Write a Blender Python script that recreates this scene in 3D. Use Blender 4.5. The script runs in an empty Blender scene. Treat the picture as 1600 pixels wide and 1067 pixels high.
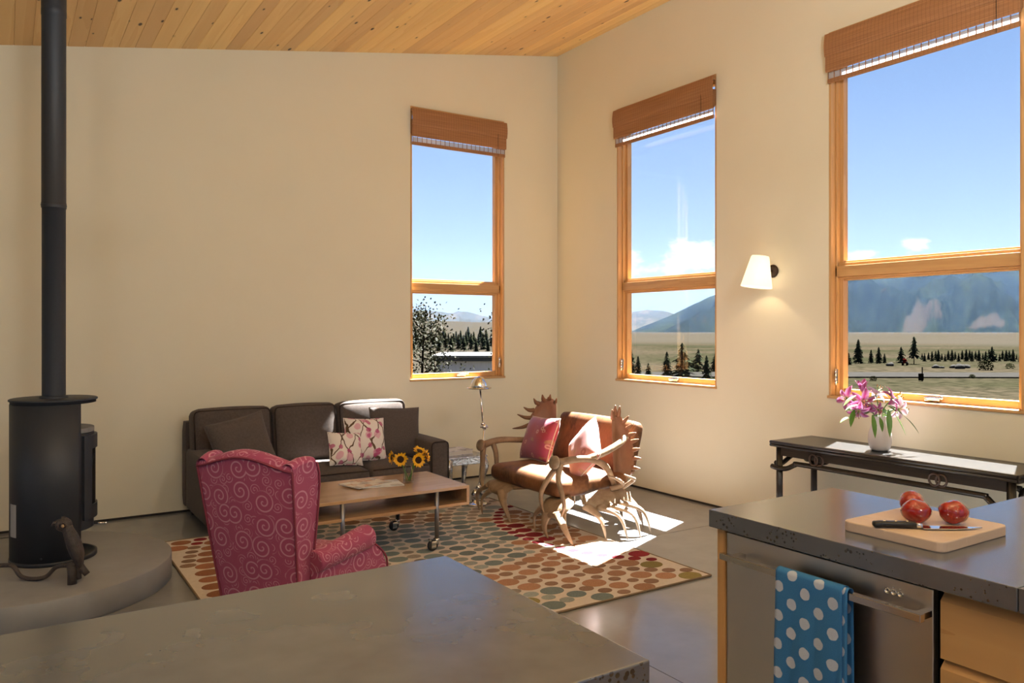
import bpy, bmesh, math, random
from mathutils import Vector, Matrix, noise as mnoise
rng = random.Random(11)
PI = math.pi
scene = bpy.context.scene
COL = scene.collection

# ------------------------------------------------------------------ camera
cam_d = bpy.data.cameras.new('camera'); cam = bpy.data.objects.new('camera', cam_d); COL.objects.link(cam)
cam_d.sensor_width = 36; cam_d.lens = 36 * 1219 / 1600; cam_d.shift_y = -17.5 / 1600
cam_d.clip_start = .05; cam_d.clip_end = 20000
cam.location = (-4.848, -6.606, 1.44); cam.rotation_euler = (PI / 2, 0, math.radians(-32.94))
scene.camera = cam

# ------------------------------------------------------------------ colour management, exposure
vs = scene.view_settings
scene.display_settings.display_device = 'sRGB'
vs.view_transform = 'Standard'; vs.look = 'None'; vs.gamma = 1; vs.use_curve_mapping = False
vs.exposure = 0.27
cy = scene.cycles
cy.use_denoising = True; cy.denoising_prefilter = 'ACCURATE'; cy.use_adaptive_sampling = True; cy.adaptive_threshold = .04
cy.max_bounces = 7; cy.diffuse_bounces = 4; cy.glossy_bounces = 3; cy.volume_bounces = 0
cy.transmission_bounces = 8; cy.transparent_max_bounces = 10; cy.sample_clamp_indirect = 6
cy.caustics_reflective = False; cy.caustics_refractive = False

# ------------------------------------------------------------------ sky
def setup_world():
    w = bpy.data.worlds.new('sky'); scene.world = w; w.use_nodes = True
    nt = w.node_tree; nt.nodes.clear()
    N = nt.nodes.new; L = nt.links.new
    out = N('ShaderNodeOutputWorld'); bg = N('ShaderNodeBackground'); L(bg.outputs[0], out.inputs[0])
    tc = N('ShaderNodeTexCoord'); sep = N('ShaderNodeSeparateXYZ'); L(tc.outputs['Generated'], sep.inputs[0])
    cr = N('ShaderNodeValToRGB'); L(sep.outputs['Z'], cr.inputs[0])
    e = cr.color_ramp.elements
    e[0].position = 0.0; e[0].color = (.58, .655, .78, 1)
    e[1].position = 1.0; e[1].color = (.10, .20, .48, 1)
    for p, c in ((.05, (.51, .64, .83, 1)), (.13, (.42, .57, .84, 1)), (.30, (.27, .43, .77, 1)), (.6, (.17, .30, .62, 1))):
        k = e.new(p); k.color = c
    # a few fair weather clouds low over the mountains
    blobs = [((.655, .752, .083), (.050, .050, .026)), ((.72, .69, .088), (.05, .05, .030)), ((.615, .785, .078), (.05, .05, .022)),
             ((.866, .495, .095), (.020, .020, .014)), ((.835, .545, .088), (.03, .03, .008)), ((.30, .95, .10), (.05, .05, .02)),
             ((.95, -.29, .11), (.06, .06, .03))]
    prev = None
    nz = N('ShaderNodeTexNoise'); nz.inputs['Scale'].default_value = 26; nz.inputs['Detail'].default_value = 6
    nz.inputs['Roughness'].default_value = .62
    mp = N('ShaderNodeMapping'); mp.inputs['Scale'].default_value = (1, 1, 2.2); L(tc.outputs['Generated'], mp.inputs[0]); L(mp.outputs[0], nz.inputs[0])
    for c, s in blobs:
        sub = N('ShaderNodeVectorMath'); sub.operation = 'SUBTRACT'; L(tc.outputs['Generated'], sub.inputs[0]); sub.inputs[1].default_value = c
        dv = N('ShaderNodeVectorMath'); dv.operation = 'DIVIDE'; L(sub.outputs[0], dv.inputs[0]); dv.inputs[1].default_value = s
        ln = N('ShaderNodeVectorMath'); ln.operation = 'LENGTH'; L(dv.outputs[0], ln.inputs[0])
        inv = N('ShaderNodeMath'); inv.operation = 'SUBTRACT'; inv.inputs[0].default_value = 1.0; L(ln.outputs['Value'], inv.inputs[1])
        if prev is None: prev = inv.outputs[0]
        else:
            mx = N('ShaderNodeMath'); mx.operation = 'MAXIMUM'; L(prev, mx.inputs[0]); L(inv.outputs[0], mx.inputs[1]); prev = mx.outputs[0]
    ns = N('ShaderNodeMath'); ns.operation = 'MULTIPLY_ADD'; L(nz.outputs[0], ns.inputs[0]); ns.inputs[1].default_value = 2.6; ns.inputs[2].default_value = -1.45
    ad = N('ShaderNodeMath'); ad.operation = 'ADD'; L(prev, ad.inputs[0]); L(ns.outputs[0], ad.inputs[1])
    mr = N('ShaderNodeMapRange'); mr.interpolation_type = 'SMOOTHSTEP'; L(ad.outputs[0], mr.inputs['Value'])
    mr.inputs['From Min'].default_value = -.05; mr.inputs['From Max'].default_value = .55
    mix = N('ShaderNodeMix'); mix.data_type = 'RGBA'
    L(mr.outputs[0], mix.inputs[0]); L(cr.outputs[0], mix.inputs[6]); mix.inputs[7].default_value = (.88, .91, .95, 1)
    L(mix.outputs[2], bg.inputs[0]); bg.inputs[1].default_value = 0.92
setup_world()

# ------------------------------------------------------------------ sun
sd = bpy.data.lights.new('sun', 'SUN'); sun = bpy.data.objects.new('sun', sd); COL.objects.link(sun)
sd.energy = 82; sd.angle = math.radians(.53); sd.color = (1.0, .97, .93)
_dir = Vector((-1, -.405, -1.079 * 1.6))          # direction in which the light travels
sun.rotation_euler = _dir.to_track_quat('-Z', 'Y').to_euler(); sun.location = (20, 8, 30)

# ------------------------------------------------------------------ materials
MATS = {}
def mat(name, col, rough=.5, metal=0.0, col2=None, nscale=4.0, ndetail=4, nfac=1.0, lo=.35, hi=.65, stretch=(1, 1, 1), bump=0.0, bscale=40.0,
        spec=.5, sheen=0.0, trans=0.0, coat=0.0, emit=None, estr=0.0, rrough=None, subs=0.0, objrand=0.0, ior=1.45):
    m = bpy.data.materials.new(name); m.use_nodes = True
    nt = m.node_tree; b = nt.nodes['Principled BSDF']; N = nt.nodes.new; L = nt.links.new
    b.inputs['Base Color'].default_value = (*col, 1); b.inputs['Roughness'].default_value = rough; b.inputs['Metallic'].default_value = metal
    b.inputs['Specular IOR Level'].default_value = spec; b.inputs['Sheen Weight'].default_value = sheen
    b.inputs['Transmission Weight'].default_value = trans; b.inputs['Coat Weight'].default_value = coat; b.inputs['IOR'].default_value = ior
    if subs: b.inputs['Subsurface Weight'].default_value = subs; b.inputs['Subsurface Radius'].default_value = (.02, .015, .01)
    if emit: b.inputs['Emission Color'].default_value = (*emit, 1); b.inputs['Emission Strength'].default_value = estr
    m['_n'] = 0
    if col2 or bump or rrough:
        tc = N('ShaderNodeTexCoord'); mp = N('ShaderNodeMapping'); mp.inputs['Scale'].default_value = stretch; L(tc.outputs['Object'], mp.inputs[0])
    if col2 or rrough:
        nz = N('ShaderNodeTexNoise'); nz.inputs['Scale'].default_value = nscale; nz.inputs['Detail'].default_value = ndetail; nz.inputs['Roughness'].default_value = .6
        L(mp.outputs[0], nz.inputs[0])
    if col2:
        mr = N('ShaderNodeMapRange'); mr.inputs['From Min'].default_value = lo; mr.inputs['From Max'].default_value = hi; mr.inputs['To Max'].default_value = nfac
        L(nz.outputs[0], mr.inputs['Value'])
        mx = N('ShaderNodeMix'); mx.data_type = 'RGBA'; mx.inputs[6].default_value = (*col, 1); mx.inputs[7].default_value = (*col2, 1)
        L(mr.outputs[0], mx.inputs[0]); last = mx.outputs[2]
        if objrand:
            oi = N('ShaderNodeObjectInfo'); hs = N('ShaderNodeHueSaturation')
            mr2 = N('ShaderNodeMapRange'); mr2.inputs['To Min'].default_value = 1 - objrand; mr2.inputs['To Max'].default_value = 1 + objrand
            L(oi.outputs['Random'], mr2.inputs['Value']); L(mr2.outputs[0], hs.inputs['Value']); L(last, hs.inputs['Color']); last = hs.outputs[0]
        L(last, b.inputs['Base Color'])
    if rrough:
        mr3 = N('ShaderNodeMapRange'); mr3.inputs['From Min'].default_value = .3; mr3.inputs['From Max'].default_value = .7
        mr3.inputs['To Min'].default_value = rrough[0]; mr3.inputs['To Max'].default_value = rrough[1]; L(nz.outputs[0], mr3.inputs['Value']); L(mr3.outputs[0], b.inputs['Roughness'])
    if bump:
        n2 = N('ShaderNodeTexNoise'); n2.inputs['Scale'].default_value = bscale; n2.inputs['Detail'].default_value = 3; L(mp.outputs[0], n2.inputs[0])
        bp = N('ShaderNodeBump'); bp.inputs['Strength'].default_value = bump; bp.inputs['Distance'].default_value = .01; L(n2.outputs[0], bp.inputs['Height']); L(bp.outputs[0], b.inputs['Normal'])
    MATS[name] = m
    return m

def nodes(m): return m.node_tree, m.node_tree.nodes['Principled BSDF'], m.node_tree.nodes.new, m.node_tree.links.new
def mathn(N, L, op, a, b=None, c=None):
    n = N('ShaderNodeMath'); n.operation = op
    for i, v in enumerate((a, b, c)):
        if v is None: continue
        if isinstance(v, (int, float)): n.inputs[i].default_value = v
        else: L(v, n.inputs[i])
    return n.outputs[0]
def mixc(N, L, f, a, b):
    n = N('ShaderNodeMix'); n.data_type = 'RGBA'
    if isinstance(f, (int, float)): n.inputs[0].default_value = f
    else: L(f, n.inputs[0])
    for i, v in ((6, a), (7, b)):
        if isinstance(v, tuple): n.inputs[i].default_value = (*v, 1)
        else: L(v, n.inputs[i])
    return n.outputs[2]
def maprange(N, L, v, a, b, c=0.0, d=1.0, smooth=False):
    n = N('ShaderNodeMapRange'); L(v, n.inputs['Value'])
    if smooth: n.interpolation_type = 'SMOOTHSTEP'
    n.inputs['From Min'].default_value = a; n.inputs['From Max'].default_value = b; n.inputs['To Min'].default_value = c; n.inputs['To Max'].default_value = d
    return n.outputs[0]

mat('plaster', (.75, .70, .545), .85, col2=(.72, .67, .515), nscale=1.2, nfac=.6, bump=.05, bscale=120)
mat('dark_gap', (.02, .018, .016), .8)
mat('white_plain', (.8, .78, .74), .6)
mat('steel', (.62, .60, .57), .22, 1.0)
mat('chrome', (.80, .79, .77), .10, 1.0)
mat('brushed', (.62, .59, .55), .36, 1.0, stretch=(1, 60, 1), bump=.02, bscale=30)
mat('black_iron', (.025, .030, .040), .5, 0.0, bump=.05, bscale=300)
mat('black_plain', (.012, .012, .013), .35)
mat('rubber', (.02, .02, .022), .6)
mat('zinc', (.24, .24, .26), .42, 1.0)

# polished concrete (floor / counters / hearth)
def concrete(name, a, b, c, rough, pits=0.0, spec=.5, ior=1.5):
    m = mat(name, a, rough, spec=spec); nt, bs, N, L = nodes(m)
    tc = N('ShaderNodeTexCoord')
    n1 = N('ShaderNodeTexNoise'); n1.inputs['Scale'].default_value = 5.5; n1.inputs['Detail'].default_value = 3; n1.inputs['Roughness'].default_value = .6; L(tc.outputs['Object'], n1.inputs[0])
    n2 = N('ShaderNodeTexNoise'); n2.inputs['Scale'].default_value = 7; n2.inputs['Detail'].default_value = 5; n2.inputs['Roughness'].default_value = .62; n2.inputs['Distortion'].default_value = .15; L(tc.outputs['Object'], n2.inputs[0])
    f1 = maprange(N, L, n1.outputs[0], .30, .70); f2 = maprange(N, L, n2.outputs[0], .20, .85)
    k = mixc(N, L, f1, a, b); k2 = mixc(N, L, mathn(N, L, 'MULTIPLY', f2, .45), k, c)
    if pits:
        v = N('ShaderNodeTexVoronoi'); v.inputs['Scale'].default_value = 90; L(tc.outputs['Object'], v.inputs[0])
        n3 = N('ShaderNodeTexNoise'); n3.inputs['Scale'].default_value = 14; L(tc.outputs['Object'], n3.inputs[0])
        thr = maprange(N, L, n3.outputs[0], .44, .66, 0.0, pits)
        pit = mathn(N, L, 'LESS_THAN', v.outputs['Distance'], thr)
        geo = N('ShaderNodeNewGeometry'); sx = N('ShaderNodeSeparateXYZ'); L(geo.outputs['Normal'], sx.inputs[0])
        side = mathn(N, L, 'LESS_THAN', mathn(N, L, 'ABSOLUTE', sx.outputs['Z']), .5)
        pit = mathn(N, L, 'MULTIPLY', pit, side)
        k2 = mixc(N, L, pit, k2, (.03, .027, .024))
        bp = N('ShaderNodeBump'); bp.inputs['Strength'].default_value = .6; bp.inputs['Distance'].default_value = .004; bp.invert = True
        L(pit, bp.inputs['Height']); L(bp.outputs[0], bs.inputs['Normal'])
    bs.inputs['IOR'].default_value = ior
    L(k2, bs.inputs['Base Color'])
    return m
concrete('floor_concrete', (.240, .248, .262), (.208, .215, .228), (.278, .288, .305), .17, spec=.5, ior=1.75)
concrete('counter_concrete', (.082, .094, .122), (.060, .069, .092), (.120, .135, .170), .20, pits=.42, spec=.5, ior=2.05)
concrete('counter_polished', (.098, .110, .138), (.058, .066, .088), (.118, .132, .164), .20, spec=.5, ior=2.05)
concrete('hearth_concrete', (.245, .252, .268), (.205, .212, .226), (.285, .294, .312), .5)

# woods
def wood(name, light, dark, rough=.45, scale=1.0, axis='y', knots=0.0, objrand=.0, ring=9.0, coat=0.0):
    m = mat(name, light, rough, coat=coat); m.node_tree.nodes['Principled BSDF'].inputs['Coat Roughness'].default_value = .22; nt, bs, N, L = nodes(m)
    tc = N('ShaderNodeTexCoord'); mp = N('ShaderNodeMapping')
    st = {'x': (.06, 1, 1), 'y': (1, .06, 1), 'z': (1, 1, .06)}[axis]
    mp.inputs['Scale'].default_value = tuple(v * scale for v in st); L(tc.outputs['Object'], mp.inputs[0])
    oi = N('ShaderNodeObjectInfo'); off = N('ShaderNodeVectorMath'); off.operation = 'ADD'
    cmb = N('ShaderNodeCombineXYZ'); r9 = mathn(N, L, 'MULTIPLY', oi.outputs['Random'], 37.0)
    for i in range(3): L(r9, cmb.inputs[i])
    L(mp.outputs[0], off.inputs[0]); L(cmb.outputs[0], off.inputs[1])
    n1 = N('ShaderNodeTexNoise'); n1.inputs['Scale'].default_value = ring; n1.inputs['Detail'].default_value = 3; n1.inputs['Distortion'].default_value = .3; L(off.outputs[0], n1.inputs[0])
    n2 = N('ShaderNodeTexNoise'); n2.inputs['Scale'].default_value = ring * 9; n2.inputs['Detail'].default_value = 2; L(off.outputs[0], n2.inputs[0])
    f = mathn(N, L, 'FRACT', mathn(N, L, 'MULTIPLY', n1.outputs[0], 5.0))
    f = mathn(N, L, 'MULTIPLY', mathn(N, L, 'ADD', mathn(N, L, 'MULTIPLY', f, .6), mathn(N, L, 'MULTIPLY', n2.outputs[0], .55)), .8)
    k = mixc(N, L, f, light, dark)
    if knots:
        v = N('ShaderNodeTexVoronoi'); v.inputs['Scale'].default_value = 1.0
        mk = N('ShaderNodeMapping'); mk.inputs['Scale'].default_value = {'y': (13, 5.2, 13), 'x': (5.2, 13, 13), 'z': (13, 13, 5.2)}[axis]; L(tc.outputs['Object'], mk.inputs[0])
        o2 = N('ShaderNodeVectorMath'); o2.operation = 'ADD'; L(mk.outputs[0], o2.inputs[0]); L(cmb.outputs[0], o2.inputs[1]); L(o2.outputs[0], v.inputs[0])
        sp = N('ShaderNodeSeparateColor'); L(v.outputs['Color'], sp.inputs[0])
        thr = maprange(N, L, sp.outputs[0], .45, 1.0, 0.0, knots)
        kn = mathn(N, L, 'LESS_THAN', v.outputs['Distance'], thr)
        halo = maprange(N, L, mathn(N, L, 'SUBTRACT', v.outputs['Distance'], thr), 0.0, .09, .5, 0.0)
        k = mixc(N, L, mathn(N, L, 'MULTIPLY', halo, mathn(N, L, 'GREATER_THAN', thr, .002)), k, tuple(c * .5 for c in dark))
        k = mixc(N, L, kn, k, (.07, .03, .012))
    if objrand:
        hs = N('ShaderNodeHueSaturation'); L(maprange(N, L, oi.outputs['Random'], 0, 1, 1 - objrand, 1 + objrand), hs.inputs['Value'])
        L(maprange(N, L, oi.outputs['Random'], 0, 1, .492, .506), hs.inputs['Hue']); L(k, hs.inputs['Color']); k = hs.outputs[0]
    L(k, bs.inputs['Base Color'])
    return m
wood('pine_ceiling', (.90, .63, .285), (.80, .50, .19), .45, knots=.17, objrand=.13, ring=5)
wood('fir', (.63, .385, .165), (.46, .235, .085), .32, axis='z', ring=12)
wood('fir_h', (.63, .385, .165), (.46, .235, .085), .32, axis='x', ring=12)
wood('cabinet_wood', (.58, .36, .165), (.44, .24, .095), .38, axis='y', ring=4)
wood('beech', (.46, .285, .15), (.36, .205, .10), .22, axis='x', ring=5, coat=.45)
wood('board_wood', (.60, .49, .42), (.54, .42, .34), .5, axis='y', ring=6)
wood('lacquer', (.016, .013, .011), (.030, .021, .014), .26, axis='y', ring=7)

# ------------------------------------------------------------------ mesh helpers
class MB:
    def __init__(s): s.v = []; s.f = []; s.m = []; s.s = []
    def add(s, vs, fs, m=0, smooth=False):
        o = len(s.v); s.v += [tuple(v) for v in vs]
        for f in fs: s.f.append(tuple(i + o for i in f)); s.m.append(m); s.s.append(smooth)
        return s
    def box(s, x0, x1, y0, y1, z0, z1, m=0, rot=None):
        vs = [Vector((x, y, z)) for z in (z0, z1) for y in (y0, y1) for x in (x0, x1)]
        if rot is not None:
            c = Vector(((x0 + x1) / 2, (y0 + y1) / 2, (z0 + z1) / 2)); vs = [c + rot @ (v - c) for v in vs]
        return s.add(vs, [(0, 2, 3, 1), (4, 5, 7, 6), (0, 1, 5, 4), (1, 3, 7, 5), (3, 2, 6, 7), (2, 0, 4, 6)], m)
    def hexa(s, vs, m=0):
        return s.add(vs, [(0, 2, 3, 1), (4, 5, 7, 6), (0, 1, 5, 4), (1, 3, 7, 5), (3, 2, 6, 7), (2, 0, 4, 6)], m)
    def prism(s, poly, z0, z1, axis='z', m=0, smooth=False):
        n = len(poly)
        def P(a, b, h): return {'z': (a, b, h), 'y': (a, h, b), 'x': (h, a, b)}[axis]
        vs = [P(a, b, z0) for a, b in poly] + [P(a, b, z1) for a, b in poly]
        fs = [tuple(range(n))[::-1], tuple(range(n, 2 * n))]
        s.add(vs, fs, m, False)
        o = len(s.v) - 2 * n
        for i in range(n):
            j = (i + 1) % n
            s.f.append((o + i, o + j, o + n + j, o + n + i)); s.m.append(m); s.s.append(smooth)
        return s
    def lathe(s, prof, n=24, m=0, c=(0, 0, 0), mtx=None, a0=0.0, a1=2 * PI, smooth=True):
        full = abs(a1 - a0 - 2 * PI) < 1e-6; k = n if full else n + 1
        vs = []
        for r, z in prof:
            for i in range(k):
                a = a0 + (a1 - a0) * i / n
                v = Vector((r * math.cos(a), r * math.sin(a), z))
                if mtx is not None: v = mtx @ v
                vs.append(v + Vector(c))
        fs = []
        for j in range(len(prof) - 1):
            for i in range(n):
                i2 = (i + 1) % k
                fs.append((j * k + i, j * k + i2, (j + 1) * k + i2, (j + 1) * k + i))
        return s.add(vs, fs, m, smooth)
    def tube(s, pts, rad, n=8, m=0, caps=True, flat=1.0, up=None):
        pts = [Vector(p) for p in pts]
        if not isinstance(rad, (list, tuple)): rad = [rad] * len(pts)
        vs = []; nrm = Vector(up) if up else None
        for i, p in enumerate(pts):
            a = pts[max(i - 1, 0)]; b = pts[min(i + 1, len(pts) - 1)]
            t = (b - a)
            if t.length < 1e-9: t = Vector((0, 0, 1))
            t.normalize()
            if nrm is None: nrm = t.cross(Vector((0, 0, 1)) if abs(t.z) < .9 else Vector((1, 0, 0)))
            nrm = nrm - t * nrm.dot(t)
            if nrm.length < 1e-6: nrm = t.orthogonal()
            nrm.normalize(); bn = t.cross(nrm)
            for k in range(n):
                an = 2 * PI * k / n
                vs.append(p + (nrm * math.cos(an) + bn * math.sin(an) * flat) * rad[i])
        fs = [(i * n + k, i * n + (k + 1) % n, (i + 1) * n + (k + 1) % n, (i + 1) * n + k) for i in range(len(pts) - 1) for k in range(n)]
        s.add(vs, fs, m, True)
        if caps:
            o = len(s.v) - len(vs)
            s.f.append(tuple(o + k for k in range(n))[::-1]); s.m.append(m); s.s.append(False)
            q = o + (len(pts) - 1) * n
            s.f.append(tuple(q + k for k in range(n))); s.m.append(m); s.s.append(False)
        return s
    def ball(s, c, r, n=12, m=0, mtx=None):
        if not isinstance(r, (list, tuple)): r = (r, r, r)
        prof = []
        k = max(6, n * 2 // 3)
        vs = []; c = Vector(c)
        for j in range(k + 1):
            th = PI * j / k
            for i in range(n):
                a = 2 * PI * i / n
                v = Vector((r[0] * math.sin(th) * math.cos(a), r[1] * math.sin(th) * math.sin(a), -r[2] * math.cos(th)))
                if mtx is not None: v = mtx @ v
                vs.append(c + v)
        fs = [(j * n + i, j * n + (i + 1) % n, (j + 1) * n + (i + 1) % n, (j + 1) * n + i) for j in range(k) for i in range(n)]
        return s.add(vs, fs, m, True)
    def cushion(s, x0, x1, y0, y1, z0, z1, r=.03, puff=(0, 0, 0), n=9, m=0, mtx=None):
        c = Vector(((x0 + x1) / 2, (y0 + y1) / 2, (z0 + z1) / 2)); h = Vector(((x1 - x0) / 2, (y1 - y0) / 2, (z1 - z0) / 2))
        r = min(r, h.x * .98, h.y * .98, h.z * .98)
        def prm(i, hh):   # parameter denser toward the edges
            t = -1 + 2 * i / n
            return math.copysign(1 - (1 - abs(t)) ** 1.5, t)
        for ax in range(3):
            for sg in (-1, 1):
                a, b = (ax + 1) % 3, (ax + 2) % 3
                vs = []
                for i in range(n + 1):
                    for j in range(n + 1):
                        p = [0, 0, 0]; u, v = prm(i, h[a]), prm(j, h[b])
                        p[ax] = sg * h[ax]; p[a] = u * h[a]; p[b] = v * h[b]
                        q = Vector([max(-h[k] + r, min(h[k] - r, p[k])) for k in range(3)])
                        d = Vector(p) - q
                        if d.length > 1e-9: d = d.normalized() * r
                        w = q + d
                        un, vn, wn = w[0] / h[0], w[1] / h[1], w[2] / h[2]
                        w[0] += math.copysign(puff[0], un) * abs(un) ** 2 * (1 - vn * vn) * (1 - wn * wn)
                        w[1] += math.copysign(puff[1], vn) * abs(vn) ** 2 * (1 - un * un) * (1 - wn * wn)
                        w[2] += math.copysign(puff[2], wn) * abs(wn) ** 2 * (1 - un * un) * (1 - vn * vn)
                        w = c + w
                        if mtx is not None: w = mtx @ w
                        vs.append(w)
                k = n + 1
                fs = [(i * k + j, (i + 1) * k + j, (i + 1) * k + j + 1, i * k + j + 1) for i in range(n) for j in range(n)]
                if sg < 0: fs = [f[::-1] for f in fs]
                s.add(vs, fs, m, True)
        return s
    def build(s, name, mats, parent=None, loc=None, rot=None, bevel=0, seg=2, weld=False, uv=False, subs=0, fixn=False):
        me = bpy.data.meshes.new(name); me.from_pydata(s.v, [], s.f)
        if not isinstance(mats, (list, tuple)): mats = [mats]
        for k in mats: me.materials.append(MATS[k] if isinstance(k, str) else k)
        me.polygons.foreach_set('material_index', s.m); me.polygons.foreach_set('use_smooth', s.s)
        if weld or fixn:
            bm = bmesh.new(); bm.from_mesh(me)
            if weld: bmesh.ops.remove_doubles(bm, verts=bm.verts, dist=1e-5)
            if fixn: bmesh.ops.recalc_face_normals(bm, faces=bm.faces)
            bm.to_mesh(me); bm.free()
        if uv:
            l = me.uv_layers.new(name='uv')
            for p in me.polygons:
                nn = p.normal; ax = max(range(3), key=lambda i: abs(nn[i]))
                for li in p.loop_indices:
                    co = me.vertices[me.loops[li].vertex_index].co
                    l.data[li].uv = {0: (co.y, co.z), 1: (co.x + 5, co.z), 2: (co.x + 9, co.y)}[ax]
        me.update()
        o = bpy.data.objects.new(name, me); COL.objects.link(o)
        if parent is not None: o.parent = parent
        if loc is not None: o.location = loc
        if rot is not None: o.rotation_euler = rot
        if bevel:
            b = o.modifiers.new('bevel', 'BEVEL'); b.width = bevel; b.segments = seg; b.limit_method = 'ANGLE'; b.angle_limit = math.radians(40)
            b.harden_normals = False
        if subs:
            q = o.modifiers.new('sub', 'SUBSURF'); q.levels = subs; q.render_levels = subs
        return o

def pit_edges(o):
    # pitted cast edge, polished top
    o.data.materials.append(MATS['counter_concrete'])
    for p in o.data.polygons:
        if abs(p.normal.z) < .5: p.material_index = 1
    return o
def tag(o, label, cat, group=None, kind=None):
    o['label'] = label; o['category'] = cat
    if group: o['group'] = group
    if kind: o['kind'] = kind
    return o
def thing(name, label, cat, loc=(0, 0, 0), rz=0.0, group=None, rot=None):
    o = bpy.data.objects.new(name, None); COL.objects.link(o); o.location = loc
    o.rotation_euler = rot if rot is not None else (0, 0, rz); o.empty_display_size = .1
    return tag(o, label, cat, group)
def struct(o): o['kind'] = 'structure'; return o
def sempty(name, loc=(0, 0, 0), rz=0.0):
    o = bpy.data.objects.new(name, None); COL.objects.link(o); o.location = loc; o.rotation_euler = (0, 0, rz); o['kind'] = 'structure'; return o
def inst(o, parent=None, loc=None, rot=None, scale=None):
    c = o.copy(); COL.objects.link(c)
    if parent is not None: c.parent = parent
    if loc is not None: c.location = loc
    if rot is not None: c.rotation_euler = rot
    if scale is not None: c.scale = scale
    return c
def bez(pts, n=6):
    """smooth Catmull-Rom path through the points"""
    P = [Vector(p) for p in pts]; out = []
    for i in range(len(P) - 1):
        p0 = P[max(i - 1, 0)]; p1 = P[i]; p2 = P[i + 1]; p3 = P[min(i + 2, len(P) - 1)]
        for k in range(n):
            t = k / n
            out.append(.5 * ((2 * p1) + (p2 - p0) * t + (2 * p0 - 5 * p1 + 4 * p2 - p3) * t * t + (3 * p1 - p0 - 3 * p2 + p3) * t ** 3))
    out.append(P[-1]); return out
def lerps(vals, k):
    out = []
    for i in range(k):
        t = i / (k - 1) * (len(vals) - 1); j = min(int(t), len(vals) - 2); out.append(vals[j] + (vals[j + 1] - vals[j]) * (t - j))
    return out
def smooth_tube(mb, pts, rads, n=8, m=0, k=6, flat=1.0):
    p = bez(pts, k); return mb.tube(p, lerps(rads, len(p)), n, m, True, flat)

# ================================================================== ROOM SHELL
RX, RY = -9.0, -10.0
def ceil_z(x): return 4.31 + .174 * x
WT = .15
def wall_pieces(mb, along, a0, a1, holes, zt):
    """wall in local axes: 'along' 0 = x (plane y=const), 1 = y (plane x=const)"""
    cuts = sorted({a0, a1, *[h[0] for h in holes], *[h[1] for h in holes]})
    for p, q in zip(cuts[:-1], cuts[1:]):
        spans = [(-.1, None)]
        for h in holes:
            if h[0] <= p + 1e-6 and h[1] >= q - 1e-6: spans = [(-.1, h[2]), (h[3], None)]
        for z0, z1 in spans:
            yield p, q, z0, (zt(p) if z1 is None else z1), (zt(q) if z1 is None else z1)
def wall_x(name, y0, y1, holes, a0=RX - WT, a1=WT):
    mb = MB()
    for p, q, z0, za, zb in wall_pieces(mb, 0, a0, a1, holes, lambda x: ceil_z(x) + .015):
        mb.hexa([(p, y0, z0), (q, y0, z0), (p, y1, z0), (q, y1, z0), (p, y0, za), (q, y0, zb), (p, y1, za), (q, y1, zb)])
    return struct(mb.build(name, 'plaster'))
def wall_y(name, x0, x1, holes):
    mb = MB(); top = ceil_z(min(x0, x1) if x0 < -1 else 0) + .015
    for p, q, z0, za, zb in wall_pieces(mb, 1, RY, 0, holes, lambda y: top):
        mb.box(x0, x1, p, q, z0, za)
    return struct(mb.build(name, 'plaster'))
ZB, ZT = .967, 3.53
wall_x('wall_back', 0, WT, [(-1.695, -.659, ZB, ZT)])
wall_y('wall_right', 0, WT, [(-4.47, -3.215, ZB, ZT), (-2.182, -.945, ZB, ZT)])
wall_y('wall_left', RX - WT, RX, [(-8.6, -5.6, .3, 2.45), (-4.6, -1.6, .3, 2.45)])  # unseen wall; its openings are added to let in fill daylight
wall_x('wall_front', RY - WT, RY, [(-7.8, -4.8, .3, 2.6), (-3.6, -.8, .967, 3.3)])  # openings added here too, out of view, for fill daylight

# floor: saw-cut concrete slabs
fl = struct(MB().box(RX - .1, .1, RY - .1, .1, -.10, -.03).build('floor', 'dark_gap'))
xs = [RX - .05, -5.62, -2.53, .02]; ys = [RY - .05, -8.0, -5.28, -2.562, .02]
for i in range(3):
    for j in range(4):
        g = .0025
        MB().box(xs[i] + g, xs[i + 1] - g, ys[j] + g, ys[j + 1] - g, -.032, 0).build('slab', 'floor_concrete', fl)

# ceiling: tongue and groove pine boards on the slope
ang = -math.atan(.174)
cl = struct(MB().hexa([(RX - .2, RY - .2, ceil_z(RX - .2) + .02), (.2, RY - .2, ceil_z(.2) + .02), (RX - .2, .2, ceil_z(RX - .2) + .02), (.2, .2, ceil_z(.2) + .02),
                       (RX - .2, RY - .2, ceil_z(RX - .2) + .1), (.2, RY - .2, ceil_z(.2) + .1), (RX - .2, .2, ceil_z(RX - .2) + .1), (.2, .2, ceil_z(.2) + .1)]).build('ceiling', 'dark_gap'))
def plank_mesh(length):
    w = .0567; mb = MB()
    mb.prism([(-w, .004), (-w + .004, 0), (w - .004, 0), (w, .004), (w, .018), (-w, .018)], -length / 2, length / 2, 'y')
    return mb
pitch = .1135 * math.cos(ang); k = 0; x = -.052
protos = {}
while x > RX - .1:
    cut = [-3.1, -5.4, -4.2, -6.3, -2.2][k % 5] - .35 * (k % 3)
    for y0, y1 in ((cut, .03), (RY - .03, cut)):
        Ln = round(y1 - y0 - .002, 3)
        if Ln not in protos:
            o = plank_mesh(Ln).build('plank', 'pine_ceiling', cl); protos[Ln] = o
        else: o = inst(protos[Ln], cl)
        o.location = (x, (y0 + y1) / 2, ceil_z(x)); o.rotation_euler = (0, ang, 0)
    x -= pitch; k += 1

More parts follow.
